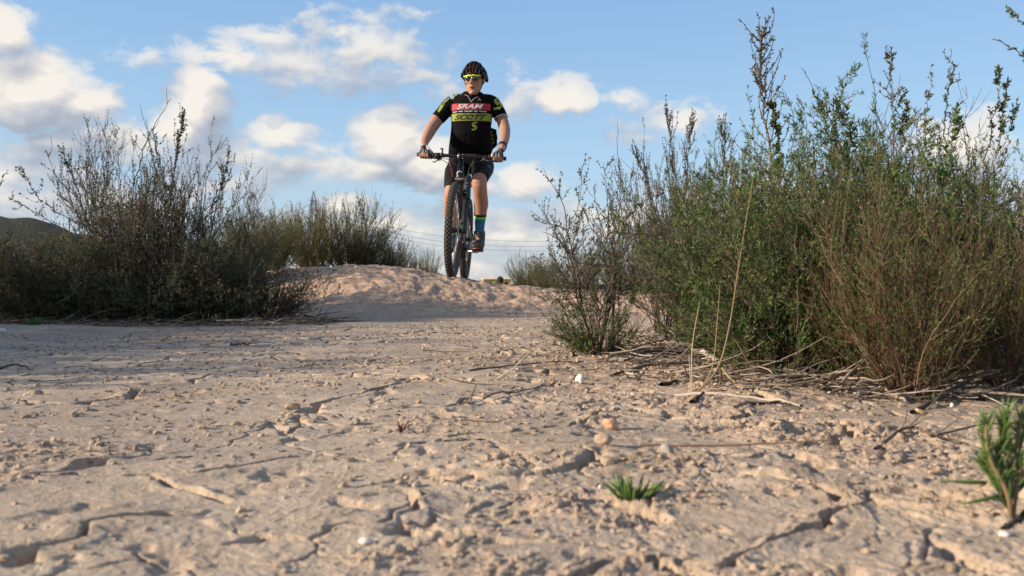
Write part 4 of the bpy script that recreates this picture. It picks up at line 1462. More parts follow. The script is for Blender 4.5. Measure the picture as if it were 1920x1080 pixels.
pmesh("chainring", cat((np.array(v), f), *ar), BLACK_MATT, bike, False)
# chain as two runs of links
ch = []
for (a, b) in (((-.048, BB.y, BB.z + .070), (-.046, AX_R.y, AX_R.z + .045)), ((-.048, BB.y, BB.z - .070), (-.046, AX_R.y - .02, AX_R.z - .115))):
    a, b = Vector(a), Vector(b)
    for i in range(34):
        p = a.lerp(b, (i + .5) / 34)
        ch.append(block(p, .003 if i % 2 else .0018, .0062, .0035, Matrix.Rotation(math.atan2(b.z - a.z, b.y - a.y), 3, 'X')))
pmesh("chain", cat(*ch), BLACK_MATT, bike, False)['kind'] = 'stuff'
pmesh("rear_derailleur", cat(block(AX_R + Vector((-.062, .0, -.035)), .012, .018, .025, None, .006), rod(AX_R + Vector((-.052, -.005, -.06)), AX_R + Vector((-.052, -.03, -.13)), .010, .010),
                             rod(AX_R + Vector((-.058, -.03, -.13)), AX_R + Vector((-.046, -.03, -.13)), .017, .017, 16)), BLACK_MATT, bike)
for s, pc in ((1, pL), (-1, pR)):
    c = pc + Vector((s * .118, 0, 0))
    pmesh("pedal", cat(rod(pc + Vector((s * .07, 0, 0)), c + Vector((s * .03, 0, 0)), .007, .007), block(c, .030, .036, .007, None, .003),
                       block(c + Vector((0, .034, .0)), .034, .006, .009, None, .003), block(c - Vector((0, .034, .0)), .034, .006, .009, None, .003)), ALLOY if s > 0 else BLACK_MATT, bike)

bpy.context.view_layer.update()
BM = bike.matrix_world.copy()


def B2W(v):
    return BM @ Vector(v)


# ------------------------------------------------------------------ the rider
root_loc = np.array([-0.40, 7.55, 0.26])
person = empty("person", tuple(root_loc))
tag(person, "cyclist in a black jersey, helmet and yellow green sunglasses riding towards the camera, knees bent", "person")

# head, local axes: x viewer's right, y back, z up
HC = P(889.5, 147.5, 7.40)
HR = Matrix.Rotation(R(-13), 3, 'Z') @ Matrix.Rotation(R(7), 3, 'X')


def hl(vf):
    v, f = vf
    return np.array([tuple(HC + HR @ Vector(p)) for p in v]), f


def hsec(rows, power=2.2, sides=20):
    """horizontal sections: z, half width, y centre, half depth"""
    v, f = [], []
    for (z, hw, yc, hd) in rows:
        for k in range(sides):
            t = 2 * math.pi * k / sides
            ex = 2 / power
            c, s = math.cos(t), math.sin(t)
            v.append((math.copysign(abs(c) ** ex, c) * hw, yc + math.copysign(abs(s) ** ex, s) * hd, z))
    n = len(rows)
    for i in range(n - 1):
        for k in range(sides):
            k2 = (k + 1) % sides
            f.append((i * sides + k, i * sides + k2, (i + 1) * sides + k2, (i + 1) * sides + k))
    f.append(tuple(range(sides))[::-1])
    f.append(tuple((n - 1) * sides + k for k in range(sides)))
    return np.array(v), f


head_parts = [
    hl(ball((0, .012, .020), (.078, .098, .098), 22, 16)),
    hl(hsec([(-.136, .022, -.052, .020), (-.126, .036, -.046, .034), (-.108, .050, -.034, .050), (-.085, .062, -.022, .064), (-.055, .069, -.012, .074), (-.02, .073, -.006, .084), (.02, .074, -.004, .088)])),
    hl(limb([((0, -.084, .012), .009), ((0, -.096, -.014), .010), ((0, -.109, -.038), .0135)], 10)),
    hl(ball((.011, -.098, -.043), (.009, .010, .008), 10, 7)), hl(ball((-.011, -.098, -.043), (.009, .010, .008), 10, 7)),
    hl(ball((0, -.083, .018), (.045, .012, .009), 14, 8)),
    hl(ball((.040, -.066, -.035), (.022, .018, .016), 12, 8)), hl(ball((-.040, -.066, -.035), (.022, .018, .016), 12, 8)),
    hl(ball((0, -.078, -.120), (.020, .014, .012), 12, 8)),
    hl(ball((0, -.082, -.066), (.022, .012, .008), 12, 8)),
    hl(ball((.079, .006, -.012), (.010, .018, .032), 12, 8)), hl(ball((-.079, .006, -.012), (.010, .018, .032), 12, 8)),
]
neck = limb([(P(888, 163, 7.455), .060), (P(886.5, 178, 7.48), .062), (P(886, 194, 7.50), .066)], 16)


def arm_pts(l):
    return [(P(a, b, Y), r) for (a, b, Y, r) in l]


HL, HRt = B2W(on_bar(-1, .290)), B2W(on_bar(1, .290))      # where the hands hold the grips
aL = [(851, 195, 7.50, .050), (836, 208, 7.495, .052), (821, 223, 7.48, .054), (810, 239, 7.44, .0505), (803, 252, 7.36, .046), (797.5, 263, 7.24, .037), (795, 271, 7.13, .030)]
aR = [(919, 195, 7.50, .050), (932, 208, 7.495, .051), (941, 224, 7.48, .050), (946, 242, 7.44, .0475), (946, 256, 7.36, .045), (944, 268, 7.24, .037), (941, 277, 7.13, .030)]

# legs: rider's left (viewer's right) forward, rider's right back
lR = [(905, 312, 7.60, .078), (906, 318, 7.46, .070), (902, 326, 7.32, .058), (898.5, 338, 7.20, .065), (899.5, 352, 7.20, .060), (901, 366, 7.25, .0575), (902, 382, 7.31, .0605), (901, 396, 7.345, .053), (900, 412, 7.37, .043), (899.5, 428, 7.39, .036), (899, 440, 7.41, .034)]
lL = [(862, 314, 7.60, .078), (855, 324, 7.48, .070), (850, 338, 7.38, .056), (847, 354, 7.29, .056), (846, 368, 7.30, .060), (845, 388, 7.38, .059), (845, 406, 7.45, .054), (847, 424, 7.51, .044), (848, 442, 7.56, .036), (848, 456, 7.60, .034)]
torso = [(882, 305, 38, 7.60, .115), (882, 285, 37, 7.58, .120), (883, 262, 35, 7.55, .125), (883.5, 240, 34, 7.53, .12), (884.5, 220, 35, 7.51, .115), (885, 205, 37, 7.50, .11), (885.5, 192, 37, 7.50, .095), (886, 183, 29, 7.49, .075), (886, 176, 18, 7.48, .060)]


def torso_shell(rows, grow_=0.0, power=2.4, sides=28):
    v, f = [], []
    for (a, b, hw, Y, hd) in rows:
        c = P(a, b, Y)
        w2, d2 = hw / F * Y + grow_, hd + grow_
        for k in range(sides):
            t = 2 * math.pi * k / sides
            ex = 2 / power
            cx, sy = math.cos(t), math.sin(t)
            v.append((c.x + math.copysign(abs(cx) ** ex, cx) * w2, c.y + math.copysign(abs(sy) ** ex, sy) * d2, c.z))
    n = len(rows)
    for i in range(n - 1):
        for k in range(sides):
            k2 = (k + 1) % sides
            f.append((i * sides + k, (i + 1) * sides + k, (i + 1) * sides + k2, i * sides + k2))
    f.append(tuple(range(sides)))
    f.append(tuple((n - 1) * sides + k for k in range(sides))[::-1])
    return np.array(v), f


def hand(s, C, wrist, full=True, inflate=0.0):
    """fingers closed round the grip; s is +1 on the viewer's right"""
    ax = (B2W(on_bar(s, .35)) - B2W(on_bar(s, .22))).normalized()
    fwd = (Vector((0, -1, 0)) - ax * Vector((0, -1, 0)).dot(ax)).normalized()
    upv = fwd.cross(ax)
    if upv.z < 0:
        upv = -upv

    def q(th, r, a):
        return C + ax * a * s * 1.0 + (fwd * math.cos(R(th)) + upv * math.sin(R(th))) * r
    ax = ax * s if ax.x * s < 0 else ax
    parts = []
    rg = .0265
    for i, (a, ln, fr_) in enumerate(((-.033, 1.0, .0098), (-.011, 1.06, .0100), (.011, 1.0, .0096), (.032, .86, .0088))):
        aa = a
        th0, th1 = 112, 112 - 235 * (ln if full else .50)
        pts_ = []
        m = 8
        for k in range(m + 1):
            th = th0 + (th1 - th0) * k / m
            bulge = .004 * math.exp(-((th - 70) / 18) ** 2)
            pts_.append((C + ax * aa + (fwd * math.cos(R(th)) + upv * math.sin(R(th))) * (rg + .004 * (1 - k / m) + bulge), (fr_ + inflate) * (1.08 - .22 * k / m)))
        parts.append(limb(pts_, 10, sub=2))
    palm_c = C + upv * .030 - fwd * .012
    k1 = C + upv * .036 + fwd * .006
    secs = [(wrist + (palm_c - wrist) * .15, .019 + inflate, .028 + inflate), (wrist.lerp(palm_c, .6), .018 + inflate, .037 + inflate), (palm_c, .018 + inflate, .043 + inflate), (k1, .014 + inflate, .044 + inflate)]
    v, f = loft(secs, 14, 2.6, upv)
    parts.append((v, f))
    parts.append(limb([(C - ax * .040 + upv * .024 - fwd * .018, .014 + inflate), (C - ax * .050 - upv * .002 - fwd * .024, .0115 + inflate), (C - ax * .052 - upv * .022 - fwd * .004, .0105 + inflate)] +
                      ([(C - ax * .046 - upv * .026 + fwd * .014, .0095)] if full else []), 10))
    return parts


wL, wR = Vector(P(795, 273.5, 7.10)), Vector(P(940.5, 280, 7.10))
body_parts = head_parts + [neck, torso_shell(torso, -.004), limb(arm_pts(aL), 14), limb(arm_pts(aR), 14), limb(arm_pts(lL), 16), limb(arm_pts(lR), 16)]
body_parts += hand(-1, HL, wL) + hand(1, HRt, wR)
body_parts += [limb([(P(795, 271, 7.13), .030), (wL, .026)], 12), limb([(P(941, 277, 7.13), .030), (wR, .026)], 12)]
# feet inside the shoes
body_parts += [limb([(P(899, 440, 7.41), .030), (P(898, 447, 7.41), .028), (P(897, 450, 7.36), .022)], 12), limb([(P(848, 456, 7.60), .030), (P(847, 463, 7.60), .028), (P(846, 467, 7.57), .022)], 12)]
body = fuse("body", body_parts, .0052, SKIN, person, root_loc, 3)

# eyes, lips
for sx in (-1, 1):
    pmesh("eye", hl(ball((sx * .030, -.078, .0), .011, 12, 8)), WHITE_PRINT, person, off=root_loc)
pmesh("mouth", hl(ball((-.002, -.0925, -.0795), (.016, .006, .0062), 14, 8)), MOUTH, person, off=root_loc)
pmesh("lips", cat(hl(limb([((-.021, -.084, -.078), .003), ((-.009, -.0945, -.0715), .0048), ((.009, -.0945, -.0715), .0048), ((.021, -.084, -.078), .003)], 8)),
                  hl(limb([((-.019, -.084, -.080), .003), ((0, -.0935, -.0885), .0058), ((.019, -.084, -.080), .003)], 8))), LIP, person, off=root_loc)
fuse("hair", [hl(ball((0, .032, -.012), (.083, .085, .055), 18, 12)), hl(ball((.076, -.028, .005), (.006, .018, .026), 10, 8)), hl(ball((-.076, -.028, .005), (.006, .018, .026), 10, 8))], .006, HAIR, person, root_loc)

# jersey with sleeves, waist gathered over the shorts
jt = [(882, 293, 40.5, 7.60, .128), (882, 285, 40.5, 7.58, .134), (882.5, 270, 39.5, 7.56, .142), (883, 255, 37.8, 7.54, .143), (883.5, 238, 36.6, 7.53, .138), (884.5, 222, 37.5, 7.51, .130), (885, 207, 40, 7.50, .12), (885.5, 194, 39, 7.50, .100), (886, 186, 33, 7.49, .082), (886, 179, 23, 7.475, .070), (886, 173.5, 16.5, 7.465, .068)]
jparts = [torso_shell(jt, .004)]
jparts.append(limb([(P(862, 192, 7.50), .072), (P(849, 194, 7.50), .069), (P(834, 208, 7.495), .064)], 18))
jparts.append(limb([(P(909, 192, 7.50), .072), (P(922, 194, 7.50), .068), (P(933, 208, 7.495), .062)], 18))
jparts.append(loft([(P(840, 202, 7.497), .064, .064), (P(830, 213, 7.49), .062, .062), (P(820.5, 223, 7.48), .0600, .0600)], 20))
jparts.append(loft([(P(929, 202, 7.497), .062, .062), (P(935, 211, 7.49), .060, .060), (P(939.5, 220, 7.482), .0575, .0575)], 20))
jersey = fuse("jersey", jparts, .006, JERSEY, person, root_loc, 6)
# collar and cuff
pmesh("collar", loft([(P(886, 179, 7.47), .070, .073), (P(886.5, 172.5, 7.458), .066, .070)], 24, 2, (1, 0, 0), cap=False), JERSEY, person, off=root_loc)
pmesh("sleeve_cuff", loft([(P(939.2, 219.3, 7.483), .0592, .0592), (P(940.2, 222.3, 7.480), .0585, .0585)], 24, 2, None, cap=False), GREY_PRINT, person, off=root_loc)
# shorts
sparts = [torso_shell([(881, 325, 36, 7.62, .10), (881, 314, 41, 7.61, .125), (882, 300, 41, 7.61, .130), (882, 286, 38, 7.59, .122), (883, 272, 35, 7.56, .12)], .0)]
sparts.append(loft([(P(a, b, Y), r + .007, r + .007) for (a, b, Y, r) in [(905, 312, 7.60, .092), (905, 316, 7.46, .088), (902.5, 324, 7.32, .076), (901, 331, 7.23, .066), (900.5, 334, 7.205, .060)]], 20))
sparts.append(loft([(P(a, b, Y), r + .007, r + .007) for (a, b, Y, r) in [(861, 314, 7.60, .095), (855, 324, 7.48, .091), (851, 338, 7.37, .076), (849, 350, 7.31, .066), (848.5, 354, 7.305, .064)]], 20))
shorts = fuse("shorts", sparts, .006, SHORTS, person, root_loc, 5)

DG = bpy.context.evaluated_depsgraph_get()


def tree_of(o, off=root_loc):
    vs_ = [tuple(np.array(v.co) + off) for v in o.data.vertices]
    fs = [tuple(p.vertices) for p in o.data.polygons]
    return BVHTree.FromPolygons(vs_, fs)


TJ, TS = tree_of(jersey), tree_of(shorts)


def conform(name, polys, tree, mat, off=0.004, parent=person, sub=2, label=None, Y=7.2):
    """print laid on the cloth: polygons in photo pixels dropped straight back onto the surface"""
    bm = bmesh.new()
    for poly in polys:
        vs_ = [bm.verts.new(((a - 960) / F * 7.38, 0, H + (532 - b) / F * 7.38)) for a, b in poly]
        try:
            bm.faces.new(vs_)
        except ValueError:
            pass
    return _drop(name, bm, tree, mat, off, parent, sub)


def _drop(name, bm, tree, mat, off, parent, sub, direction=Vector((0, 1, 0)), start=7.0):
    bmesh.ops.triangulate(bm, faces=list(bm.faces))
    for _ in range(sub):
        lng = [e for e in bm.edges if e.calc_length() > .012]
        if lng:
            bmesh.ops.subdivide_edges(bm, edges=lng, cuts=1)
            bmesh.ops.triangulate(bm, faces=list(bm.faces))
    bad = []
    for v in bm.verts:
        o = Vector((v.co.x, start, v.co.z))
        hit, nrm, _, _ = tree.ray_cast(o, direction)
        if hit is None:
            bad.append(v)
            continue
        if nrm.dot(direction) > 0:
            nrm = -nrm
        v.co = hit + nrm * off - Vector(root_loc)
    bmesh.ops.delete(bm, geom=bad, context='VERTS')
    me = bpy.data.meshes.new(name)
    bm.to_mesh(me)
    bm.free()
    me.materials.append(mat)
    shade(me)
    return link(name, me, parent)


def strip(y0, y1, x0, x1, n=24, slant=0, yc=0.0):
    """a band with a little sag"""
    out = []
    for i in range(n):
        a, b = x0 + (x1 - x0) * i / n, x0 + (x1 - x0) * (i + 1) / n
        sa, sb = yc * (1 - ((2 * i / n) - 1) ** 2), yc * (1 - ((2 * (i + 1) / n) - 1) ** 2)
        out.append([(a + slant, y0 + sa), (b + slant, y0 + sb), (b, y1 + sb), (a, y1 + sa)])
    return out


def lettering(name, txt, x0, x1, y0, y1, tree, mat, off=.0065, shear=.3, ang=0.0, bold=.02, scale=None, rotc=None):
    cu = bpy.data.curves.new(name, 'FONT')
    cu.body = txt
    cu.size = 1
    cu.shear = shear
    cu.offset = bold
    cu.resolution_u = 3
    to = bpy.data.objects.new("tmp", cu)
    COL.objects.link(to)
    dg = bpy.context.evaluated_depsgraph_get()
    me = bpy.data.meshes.new_from_object(to.evaluated_get(dg))
    bpy.data.objects.remove(to)
    bpy.data.curves.remove(cu)
    bm = bmesh.new()
    bm.from_mesh(me)
    bpy.data.meshes.remove(me)
    xs = [v.co.x for v in bm.verts]
    ys = [v.co.y for v in bm.verts]
    xa, xb, ya, yb = min(xs), max(xs), min(ys), max(ys)
    cx, cy = (x0 + x1) / 2, (y0 + y1) / 2
    for v in bm.verts:
        px = x0 + (v.co.x - xa) / (xb - xa) * (x1 - x0)
        py = y1 - (v.co.y - ya) / (yb - ya) * (y1 - y0)
        if ang:
            dx, dy = px - cx, py - cy
            px, py = cx + dx * math.cos(ang) + dy * math.sin(ang), cy - dx * math.sin(ang) + dy * math.cos(ang)
        v.co = ((px - 960) / F * 7.38, 0, H + (532 - py) / F * 7.38)
    return _drop(name, bm, tree, mat, off, person, 2)


def stroke(pts, w2):
    polys = []
    for (a, b) in zip(pts[:-1], pts[1:]):
        d = Vector((b[0] - a[0], b[1] - a[1])).normalized() * w2
        n = Vector((-d.y, d.x))
        a2, b2 = Vector(a) - d * .5, Vector(b) + d * .5
        polys.append([tuple(a2 + n), tuple(b2 + n), tuple(b2 - n), tuple(a2 - n)])
    return polys


def emblem(x0, x1, y0, y1, w2):
    """two hooks facing each other"""
    k1 = [(.92, .02), (.42, .06), (.14, .30), (.30, .50), (.48, .62)]
    k2 = [(.08, .98), (.58, .94), (.86, .70), (.70, .50), (.52, .38)]
    return [p for k in (k1, k2) for p in stroke([(x0 + u * (x1 - x0), y0 + v * (y1 - y0)) for u, v in k], w2)]


conform("red_band", strip(193, 205.5, 847, 919, 24, 0, .8), TJ, RED_PRINT, .0035)
conform("black_wedge", [[(843, 192), (847.5, 192), (844.5, 207), (843, 207)]], TJ, BLACK_PRINT, .0037)
lettering("chest_lettering", "SRAM", 857, 906, 195.2, 204.2, TJ, WHITE_PRINT, .0065, .35, 0, .03)
for a, b in ((849, 857), (860, 868), (871, 886), (889, 895), (898, 912)):
    conform("small_print", strip(207.6, 209.2, a, b, 3, 0, .5), TJ, WHITE_PRINT, .0045)
conform("yellow_band", strip(211.5, 225, 846, 921, 26, 0, 1.2), TJ, YELLOW_PRINT, .0035)
lettering("chest_lettering", "SCOTT", 852, 912, 214.3, 224.0, TJ, BLACK_PRINT, .0065, .45, 0, .035)
conform("chest_emblem", emblem(884, 895, 229, 243, 1.25), TJ, YELLOW_PRINT, .004, sub=1)
conform("sleeve_emblem", emblem(925, 943, 180, 202, 2.2), TJ, YELLOW_PRINT, .004, sub=1)
conform("sleeve_band", [[(859, 170.5), (856, 176.5), (846, 181), (834, 191), (825.5, 205), (822, 209), (819.5, 205.5), (824.5, 196), (831, 186), (841, 177), (851, 172.5)]], TJ, YELLOW_PRINT, .0035, sub=3)
lettering("sleeve_lettering", "SCOTT", 822.5, 856.5, 179.0, 190.0 - 4.5, TJ, BLACK_PRINT, .0065, .3, R(40), .02)
conform("zip", stroke([(872, 176.5), (877, 179), (883, 190)], .8) + stroke([(883, 191), (888, 185), (896, 179.5)], .7), TJ, GREY_PRINT, .004, sub=1)
conform("collar_mark", stroke([(896, 188), (898.5, 183), (901, 188)], .55), TJ, GREY_PRINT, .004, sub=1)
conform("thigh_stripe", stroke([(840.5, 300), (845, 312), (848.5, 324), (850, 334)], 1.0), TS, PURPLE, .004, sub=1)
conform("thigh_mark", stroke([(914.5, 313), (919, 317)], .6), TS, GREY_PRINT, .004, sub=1)
conform("hem_gripper", [[(902, 326), (909, 325), (914, 330), (911, 339), (905, 333)]], TS, simple_mat("grey_hem", (.07, .07, .08), .8), .003, sub=1)

# socks, shoes
for s, (pts_, bandr) in enumerate((([(900.4, 403.5, 7.355, .0515), (900, 412, 7.37, .0455), (899.5, 428, 7.39, .039), (899, 442, 7.41, .0375)], 0), ([(847.5, 432, 7.53, .0445), (848, 442, 7.56, .039), (848, 458, 7.60, .0375)], 1))):
    sk = pmesh("sock", loft([(P(a, b, Y), r, r) for a, b, Y, r in pts_], 20, cap=False), SOCK, person, off=root_loc)
    p0, p1 = P(*pts_[0][:3]), P(*pts_[1][:3])
    d = (p1 - p0).normalized()
    r0 = pts_[0][3]
    b1 = loft([(p0 - d * .018, r0 + .0015, r0 + .0015), (p0 + d * .004, r0 + .001, r0 + .001)], 20, cap=False)
    pmesh("sock_top", b1, SHOE, sk, off=root_loc)
    b2 = loft([(p0 + d * .004, r0 + .0016, r0 + .0016), (p0 + d * .019, r0 + .0008, r0 + .0008)], 20, cap=False)
    pmesh("sock_band", b2, SOCK_GREEN, sk, off=root_loc)


def shoe(ank, ball_, toe, out):
    """ank: ankle centre, ball_: over the pedal axle, toe: toe cap"""
    a, b, t = Vector(ank), Vector(ball_), Vector(toe)
    d = (t - a)
    d.z = 0
    d.normalize()
    back = a - d * .055
    parts_ = [loft([(Vector((a.x, a.y, a.z + .035)), .046, .048), (a, .050, .056), (Vector((a.x, a.y, b.z + .03)), .042, .060)], 18),
              loft([(Vector((back.x, back.y, b.z + .024)), .032, .030), (Vector((a.x, a.y, b.z + .034)), .042, .037), (b.lerp(a, .55) + Vector((0, 0, .012)), .052, .044), (b.lerp(a, .3) + Vector((0, 0, .016)), .046, .046),
                    (b + Vector((0, 0, .030)), .034, .049), (t + Vector((0, 0, .024)) - d * .02, .027, .046), (t + Vector((0, 0, .018)), .016, .034)], 18, 2.3, (0, 0, 1))]
    sh = fuse("shoe", parts_, .005, SHOE, person, root_loc, 3)
    so = loft([(Vector((back.x, back.y, b.z - .004)), .010, .028), (Vector((a.x, a.y, b.z - .002)), .010, .036), (b + Vector((0, 0, -.002)), .010, .050), (t + Vector((0, 0, .0)), .009, .040), (t + d * .012 + Vector((0, 0, .006)), .006, .024)], 16, 3, (0, 0, 1))
    pmesh("sole", so, SOLE, sh, off=root_loc)
    pmesh("toe_trim", loft([(t + Vector((-.028, 0, .006)) + d * .010, .004, .004), (t + Vector((0, 0, .006)) + d * .022, .005, .005), (t + Vector((.028, 0, .006)) + d * .010, .004, .004)], 8), ORANGE, sh, off=root_loc)
    st = []
    for k, u in enumerate((.35, .62)):
        c = b.lerp(a, u) + Vector((0, 0, .052 - .012 * k + .012))
        st.append(wire([c + Vector((-.046, 0, -.03)), c + Vector((-.02, 0, .006)), c + Vector((.02, 0, .006)), c + Vector((.046, 0, -.03))], .006, 12, 6))
    pmesh("strap", cat(*st), BLACK_MATT, sh, off=root_loc)


plw, prw = B2W(pL + Vector((.112, 0, .014))), B2W(pR + Vector((-.112, 0, .014)))
a1 = P(899, 440, 7.41)
shoe(a1, Vector((plw.x * .4 + a1.x * .6 - .004, plw.y, plw.z)), Vector((a1.x - .016, plw.y - .115, plw.z + .002)), 1)
a2 = P(848, 458, 7.60)
shoe(a2, Vector((a2.x - .012, prw.y - .03, prw.z - .035)), Vector((a2.x - .030, prw.y - .15, prw.z - .075)), -1)

# gloves: fingerless, black with a pale panel on the thumb side
for s, C_, w_ in ((-1, HL, wL), (1, HRt, wR)):
    gl = fuse("glove", hand(s, C_, w_, False, .0022), .0042, GLOVE_BLACK, person, root_loc, 2)
    pmesh("glove_cuff", loft([(w_ + (w_ - C_) * .04, .0285, .0285), (w_.lerp(C_, .06), .0295, .032)], 18, cap=False), GLOVE_WHITE, gl, off=root_loc)
    c = C_ + Vector((-s * .040, -.010, .022))
    pmesh("glove_panel", limb([(w_.lerp(C_, .15) + Vector((-s * .020, -.012, .004)), .012), (c + Vector((s * .002, -.004, .010)), .0125), (c + Vector((-s * .002, -.010, -.010)), .010)], 12), GLOVE_WHITE, gl, off=root_loc)
    for k in (-.012, .010):
        pmesh("knuckle_patch", limb([(C_ + Vector((k, -.020, .038)), .0042), (C_ + Vector((k, -.038, .020)), .0042), (C_ + Vector((k, -.041, .006)), .0035)], 8), GREY_PRINT, gl, off=root_loc)
# wrist watch
pmesh("watch", loft([(P(942.5, 272.5, 7.19), .0375, .0375), (P(941.5, 277, 7.145), .035, .035)], 18), BLACK_MATT, person, off=root_loc)

# helmet
helmet = empty("helmet", tuple(HC - Vector(root_loc)), 0, person)
helmet.rotation_euler = HR.to_euler()
helmet.scale = (.93, .95, .95)


def hdome(u, v_, r_=1.0, lift=0.0):
    """u: -1..1 side to side, v: 0 front .. 1 back"""
    ph = math.pi * (0.03 + .94 * v_)
    th = u * math.pi / 2
    x = .101 * math.sin(th)
    cz = math.cos(th)
    y = -.118 * math.cos(ph) * (0.78 + .22 * cz) + .014
    z = .128 * math.sin(ph) * cz
    # the shell comes lower at the back and the sides
    z = z + .018 - .045 * max(0, (v_ - .55) / .45) ** 2 - .018 * abs(u) ** 3
    p = Vector((x, y, z))
    c = Vector((0, .01, .0))
    return c + (p - c) * r_


nu, nv = 28, 28
v = [tuple(hdome(-1 + 2 * i / nu, j / nv, .935)) for j in range(nv + 1) for i in range(nu + 1)]
f = [(j * (nu + 1) + i, j * (nu + 1) + i + 1, (j + 1) * (nu + 1) + i + 1, (j + 1) * (nu + 1) + i) for j in range(nv) for i in range(nu)]
pmesh("shell", (np.array(v), f), HELMET_FOAM, helmet)
ribs = [(-.92, .10, HELMET_BLACK), (-.62, .085, HELMET_BLACK), (-.34, .07, HELMET_BLACK), (-.10, .03, HELMET_RED), (.10, .03, HELMET_RED), (.34, .07, HELMET_BLACK), (.62, .085, HELMET_BLACK), (.92, .10, HELMET_BLACK)]
for (u0, du, m) in ribs:
    rows = 18
    v, f = [], []
    for j in range(rows + 1):
        t = j / rows
        uu = u0 * (0.80 + .20 * math.sin(math.pi * t))
        wv = du * (.75 + .45 * math.sin(math.pi * t))
        for k in range(5):
            w_ = uu + wv * (k / 4 * 2 - 1)
            lift = (1.0, 1.045, 1.06, 1.045, 1.0)[k] - (.03 if j in (0, rows) else 0)
            v.append(tuple(hdome(w_, .03 + .94 * t, lift)))
        for k in (0, 4):
            v.append(tuple(hdome(uu + wv * (k / 4 * 2 - 1), .03 + .94 * t, .93)))
    for j in range(rows):
        o = j * 7
        seq = [5, 0, 1, 2, 3, 4, 6]
        for a, b in zip(seq[:-1], seq[1:]):
            f.append((o + a, o + b, o + 7 + b, o + 7 + a))
    pmesh("rib", (np.array(v), f), m, helmet)
# crossing bridges and the rim band
for vv in (.16, .42, .70):
    pts_ = [hdome(-.95 + 1.9 * i / 16, vv, 1.0) for i in range(17)]
    pmesh("cross_bridge", wire(pts_, .0085, 34, 7), HELMET_BLACK, helmet)
rim_pts = []
for i in range(33):
    a = 2 * math.pi * i / 32
    x, y = .099 * math.sin(a), .014 - .116 * math.cos(a)
    z = .022 - .030 * max(0, -math.cos(a) * 1.0) - .012 * abs(math.sin(a))
    rim_pts.append(Vector((x, y, z)))
pmesh("rim_band", loft([(tuple(p), .010, .005) for p in rim_pts], 10, 2, (0, 0, 1), cap=False), HELMET_RED, helmet)
pmesh("rim_edge", loft([(tuple(p + Vector((0, 0, .017))), .009, .0055) for p in rim_pts], 10, 2, (0, 0, 1), cap=False), HELMET_BLACK, helmet)
for s in (-1, 1):
    pmesh("chin_strap", cat(wire([Vector((s * .088, -.03, .0)), Vector((s * .076, -.018, -.06)), Vector((s * .045, -.05, -.118)), Vector((0, -.062, -.140))], .0035, 16, 6),
                            wire([Vector((s * .088, .05, -.01)), Vector((s * .078, .0, -.055))], .003, 6, 6)), BLACK_MATT, helmet)

# sunglasses
gl = empty("sunglasses", tuple(HC - Vector(root_loc)), 0, person)
gl.rotation_euler = HR.to_euler()


def face_y(x, extra=0.0):
    return -.104 + 5.0 * x * x * 1.1 + extra


fr_pts = [Vector((x, face_y(x), .016 + .004 * math.cos(x * 60) - (.006 if abs(x) < .008 else 0))) for x in np.linspace(-.076, .076, 21)]
pmesh("frame", loft([(tuple(p), .0062, .0036) for p in fr_pts], 8, 2, (0, 0, 1)), FRAME_YELLOW, gl)
for s in (-1, 1):
    pmesh("temple", wire([Vector((s * .076, face_y(.076), .015)), Vector((s * .084, -.03, .012)), Vector((s * .084, .02, .004))], .0035, 10, 6), FRAME_YELLOW, gl)
    v, f = [], []
    n = 20
    v.append((s * .036, face_y(.036) - .002, -.003))
    for k in range(n):
        a = 2 * math.pi * k / n
        x = s * .037 + .030 * math.copysign(abs(math.cos(a)) ** .8, math.cos(a))
        z = -.004 + (.018 if math.sin(a) > 0 else .021) * math.copysign(abs(math.sin(a)) ** .8, math.sin(a)) * (1 - .18 * (x * s - .037) / .03 * (math.sin(a) < 0))
        v.append((x, face_y(x) - .0005, z))
    for k in range(n):
        f.append((0, 1 + k, 1 + (k + 1) % n))
    lens = pmesh("lens", (np.array(v), f), LENS, gl)
    sol = lens.modifiers.new("thickness", 'SOLIDIFY')
    sol.thickness = .0025

# pack behind the hip
bag = empty("waist_bag", tuple(P(926, 258, 7.66)))
tag(bag, "small black bag with green marks at the back of the rider's waist", "bag")
bl = np.array(P(926, 258, 7.66))
fuse("pouch", [loft([((-.07, 0, -.062), .030, .035), ((-.03, 0, -.070), .045, .050), ((.008, 0, -.045), .03, .050), ((.026, 0, .0), .022, .05), ((.008, 0, .052), .022, .045), ((-.04, 0, .07), .02, .035)], 16, 2.3, (0, 0, 1)),
               ball((-.02, 0, .0), (.052, .055, .068), 18, 12)], .005, JERSEY, bag, (0, 0, 0), 3)
pmesh("green_marks", cat(*[block((-.018 + .005 * k, -.056, .038 - .030 * k), .0065, .002, .008, Matrix.Rotation(R(20), 3, 'Y')) for k in range(4)]), YELLOW_PRINT, bag, False)

# ================================================================== far things
print('TRIS', sum(sum(len(p.vertices)-2 for p in m.polygons) for m in bpy.data.meshes))
GALV = simple_mat("galvanised_steel", (.16, .17, .18), .6, .3, .15, 2)
CABLE_FAR = simple_mat("weathered_cable", (.10, .11, .12), .6)
PLASTER = simple_mat("ochre_plaster", (.66, .44, .17), .9, 0, .12, .8)
ROOFM = simple_mat("pale_tile_roof", (.62, .50, .33), .9, 0, .12, 1.5)
WHITEW = simple_mat("white_render", (.75, .72, .66), .9)
DARKW = simple_mat("dark_window", (.03, .035, .04), .2)


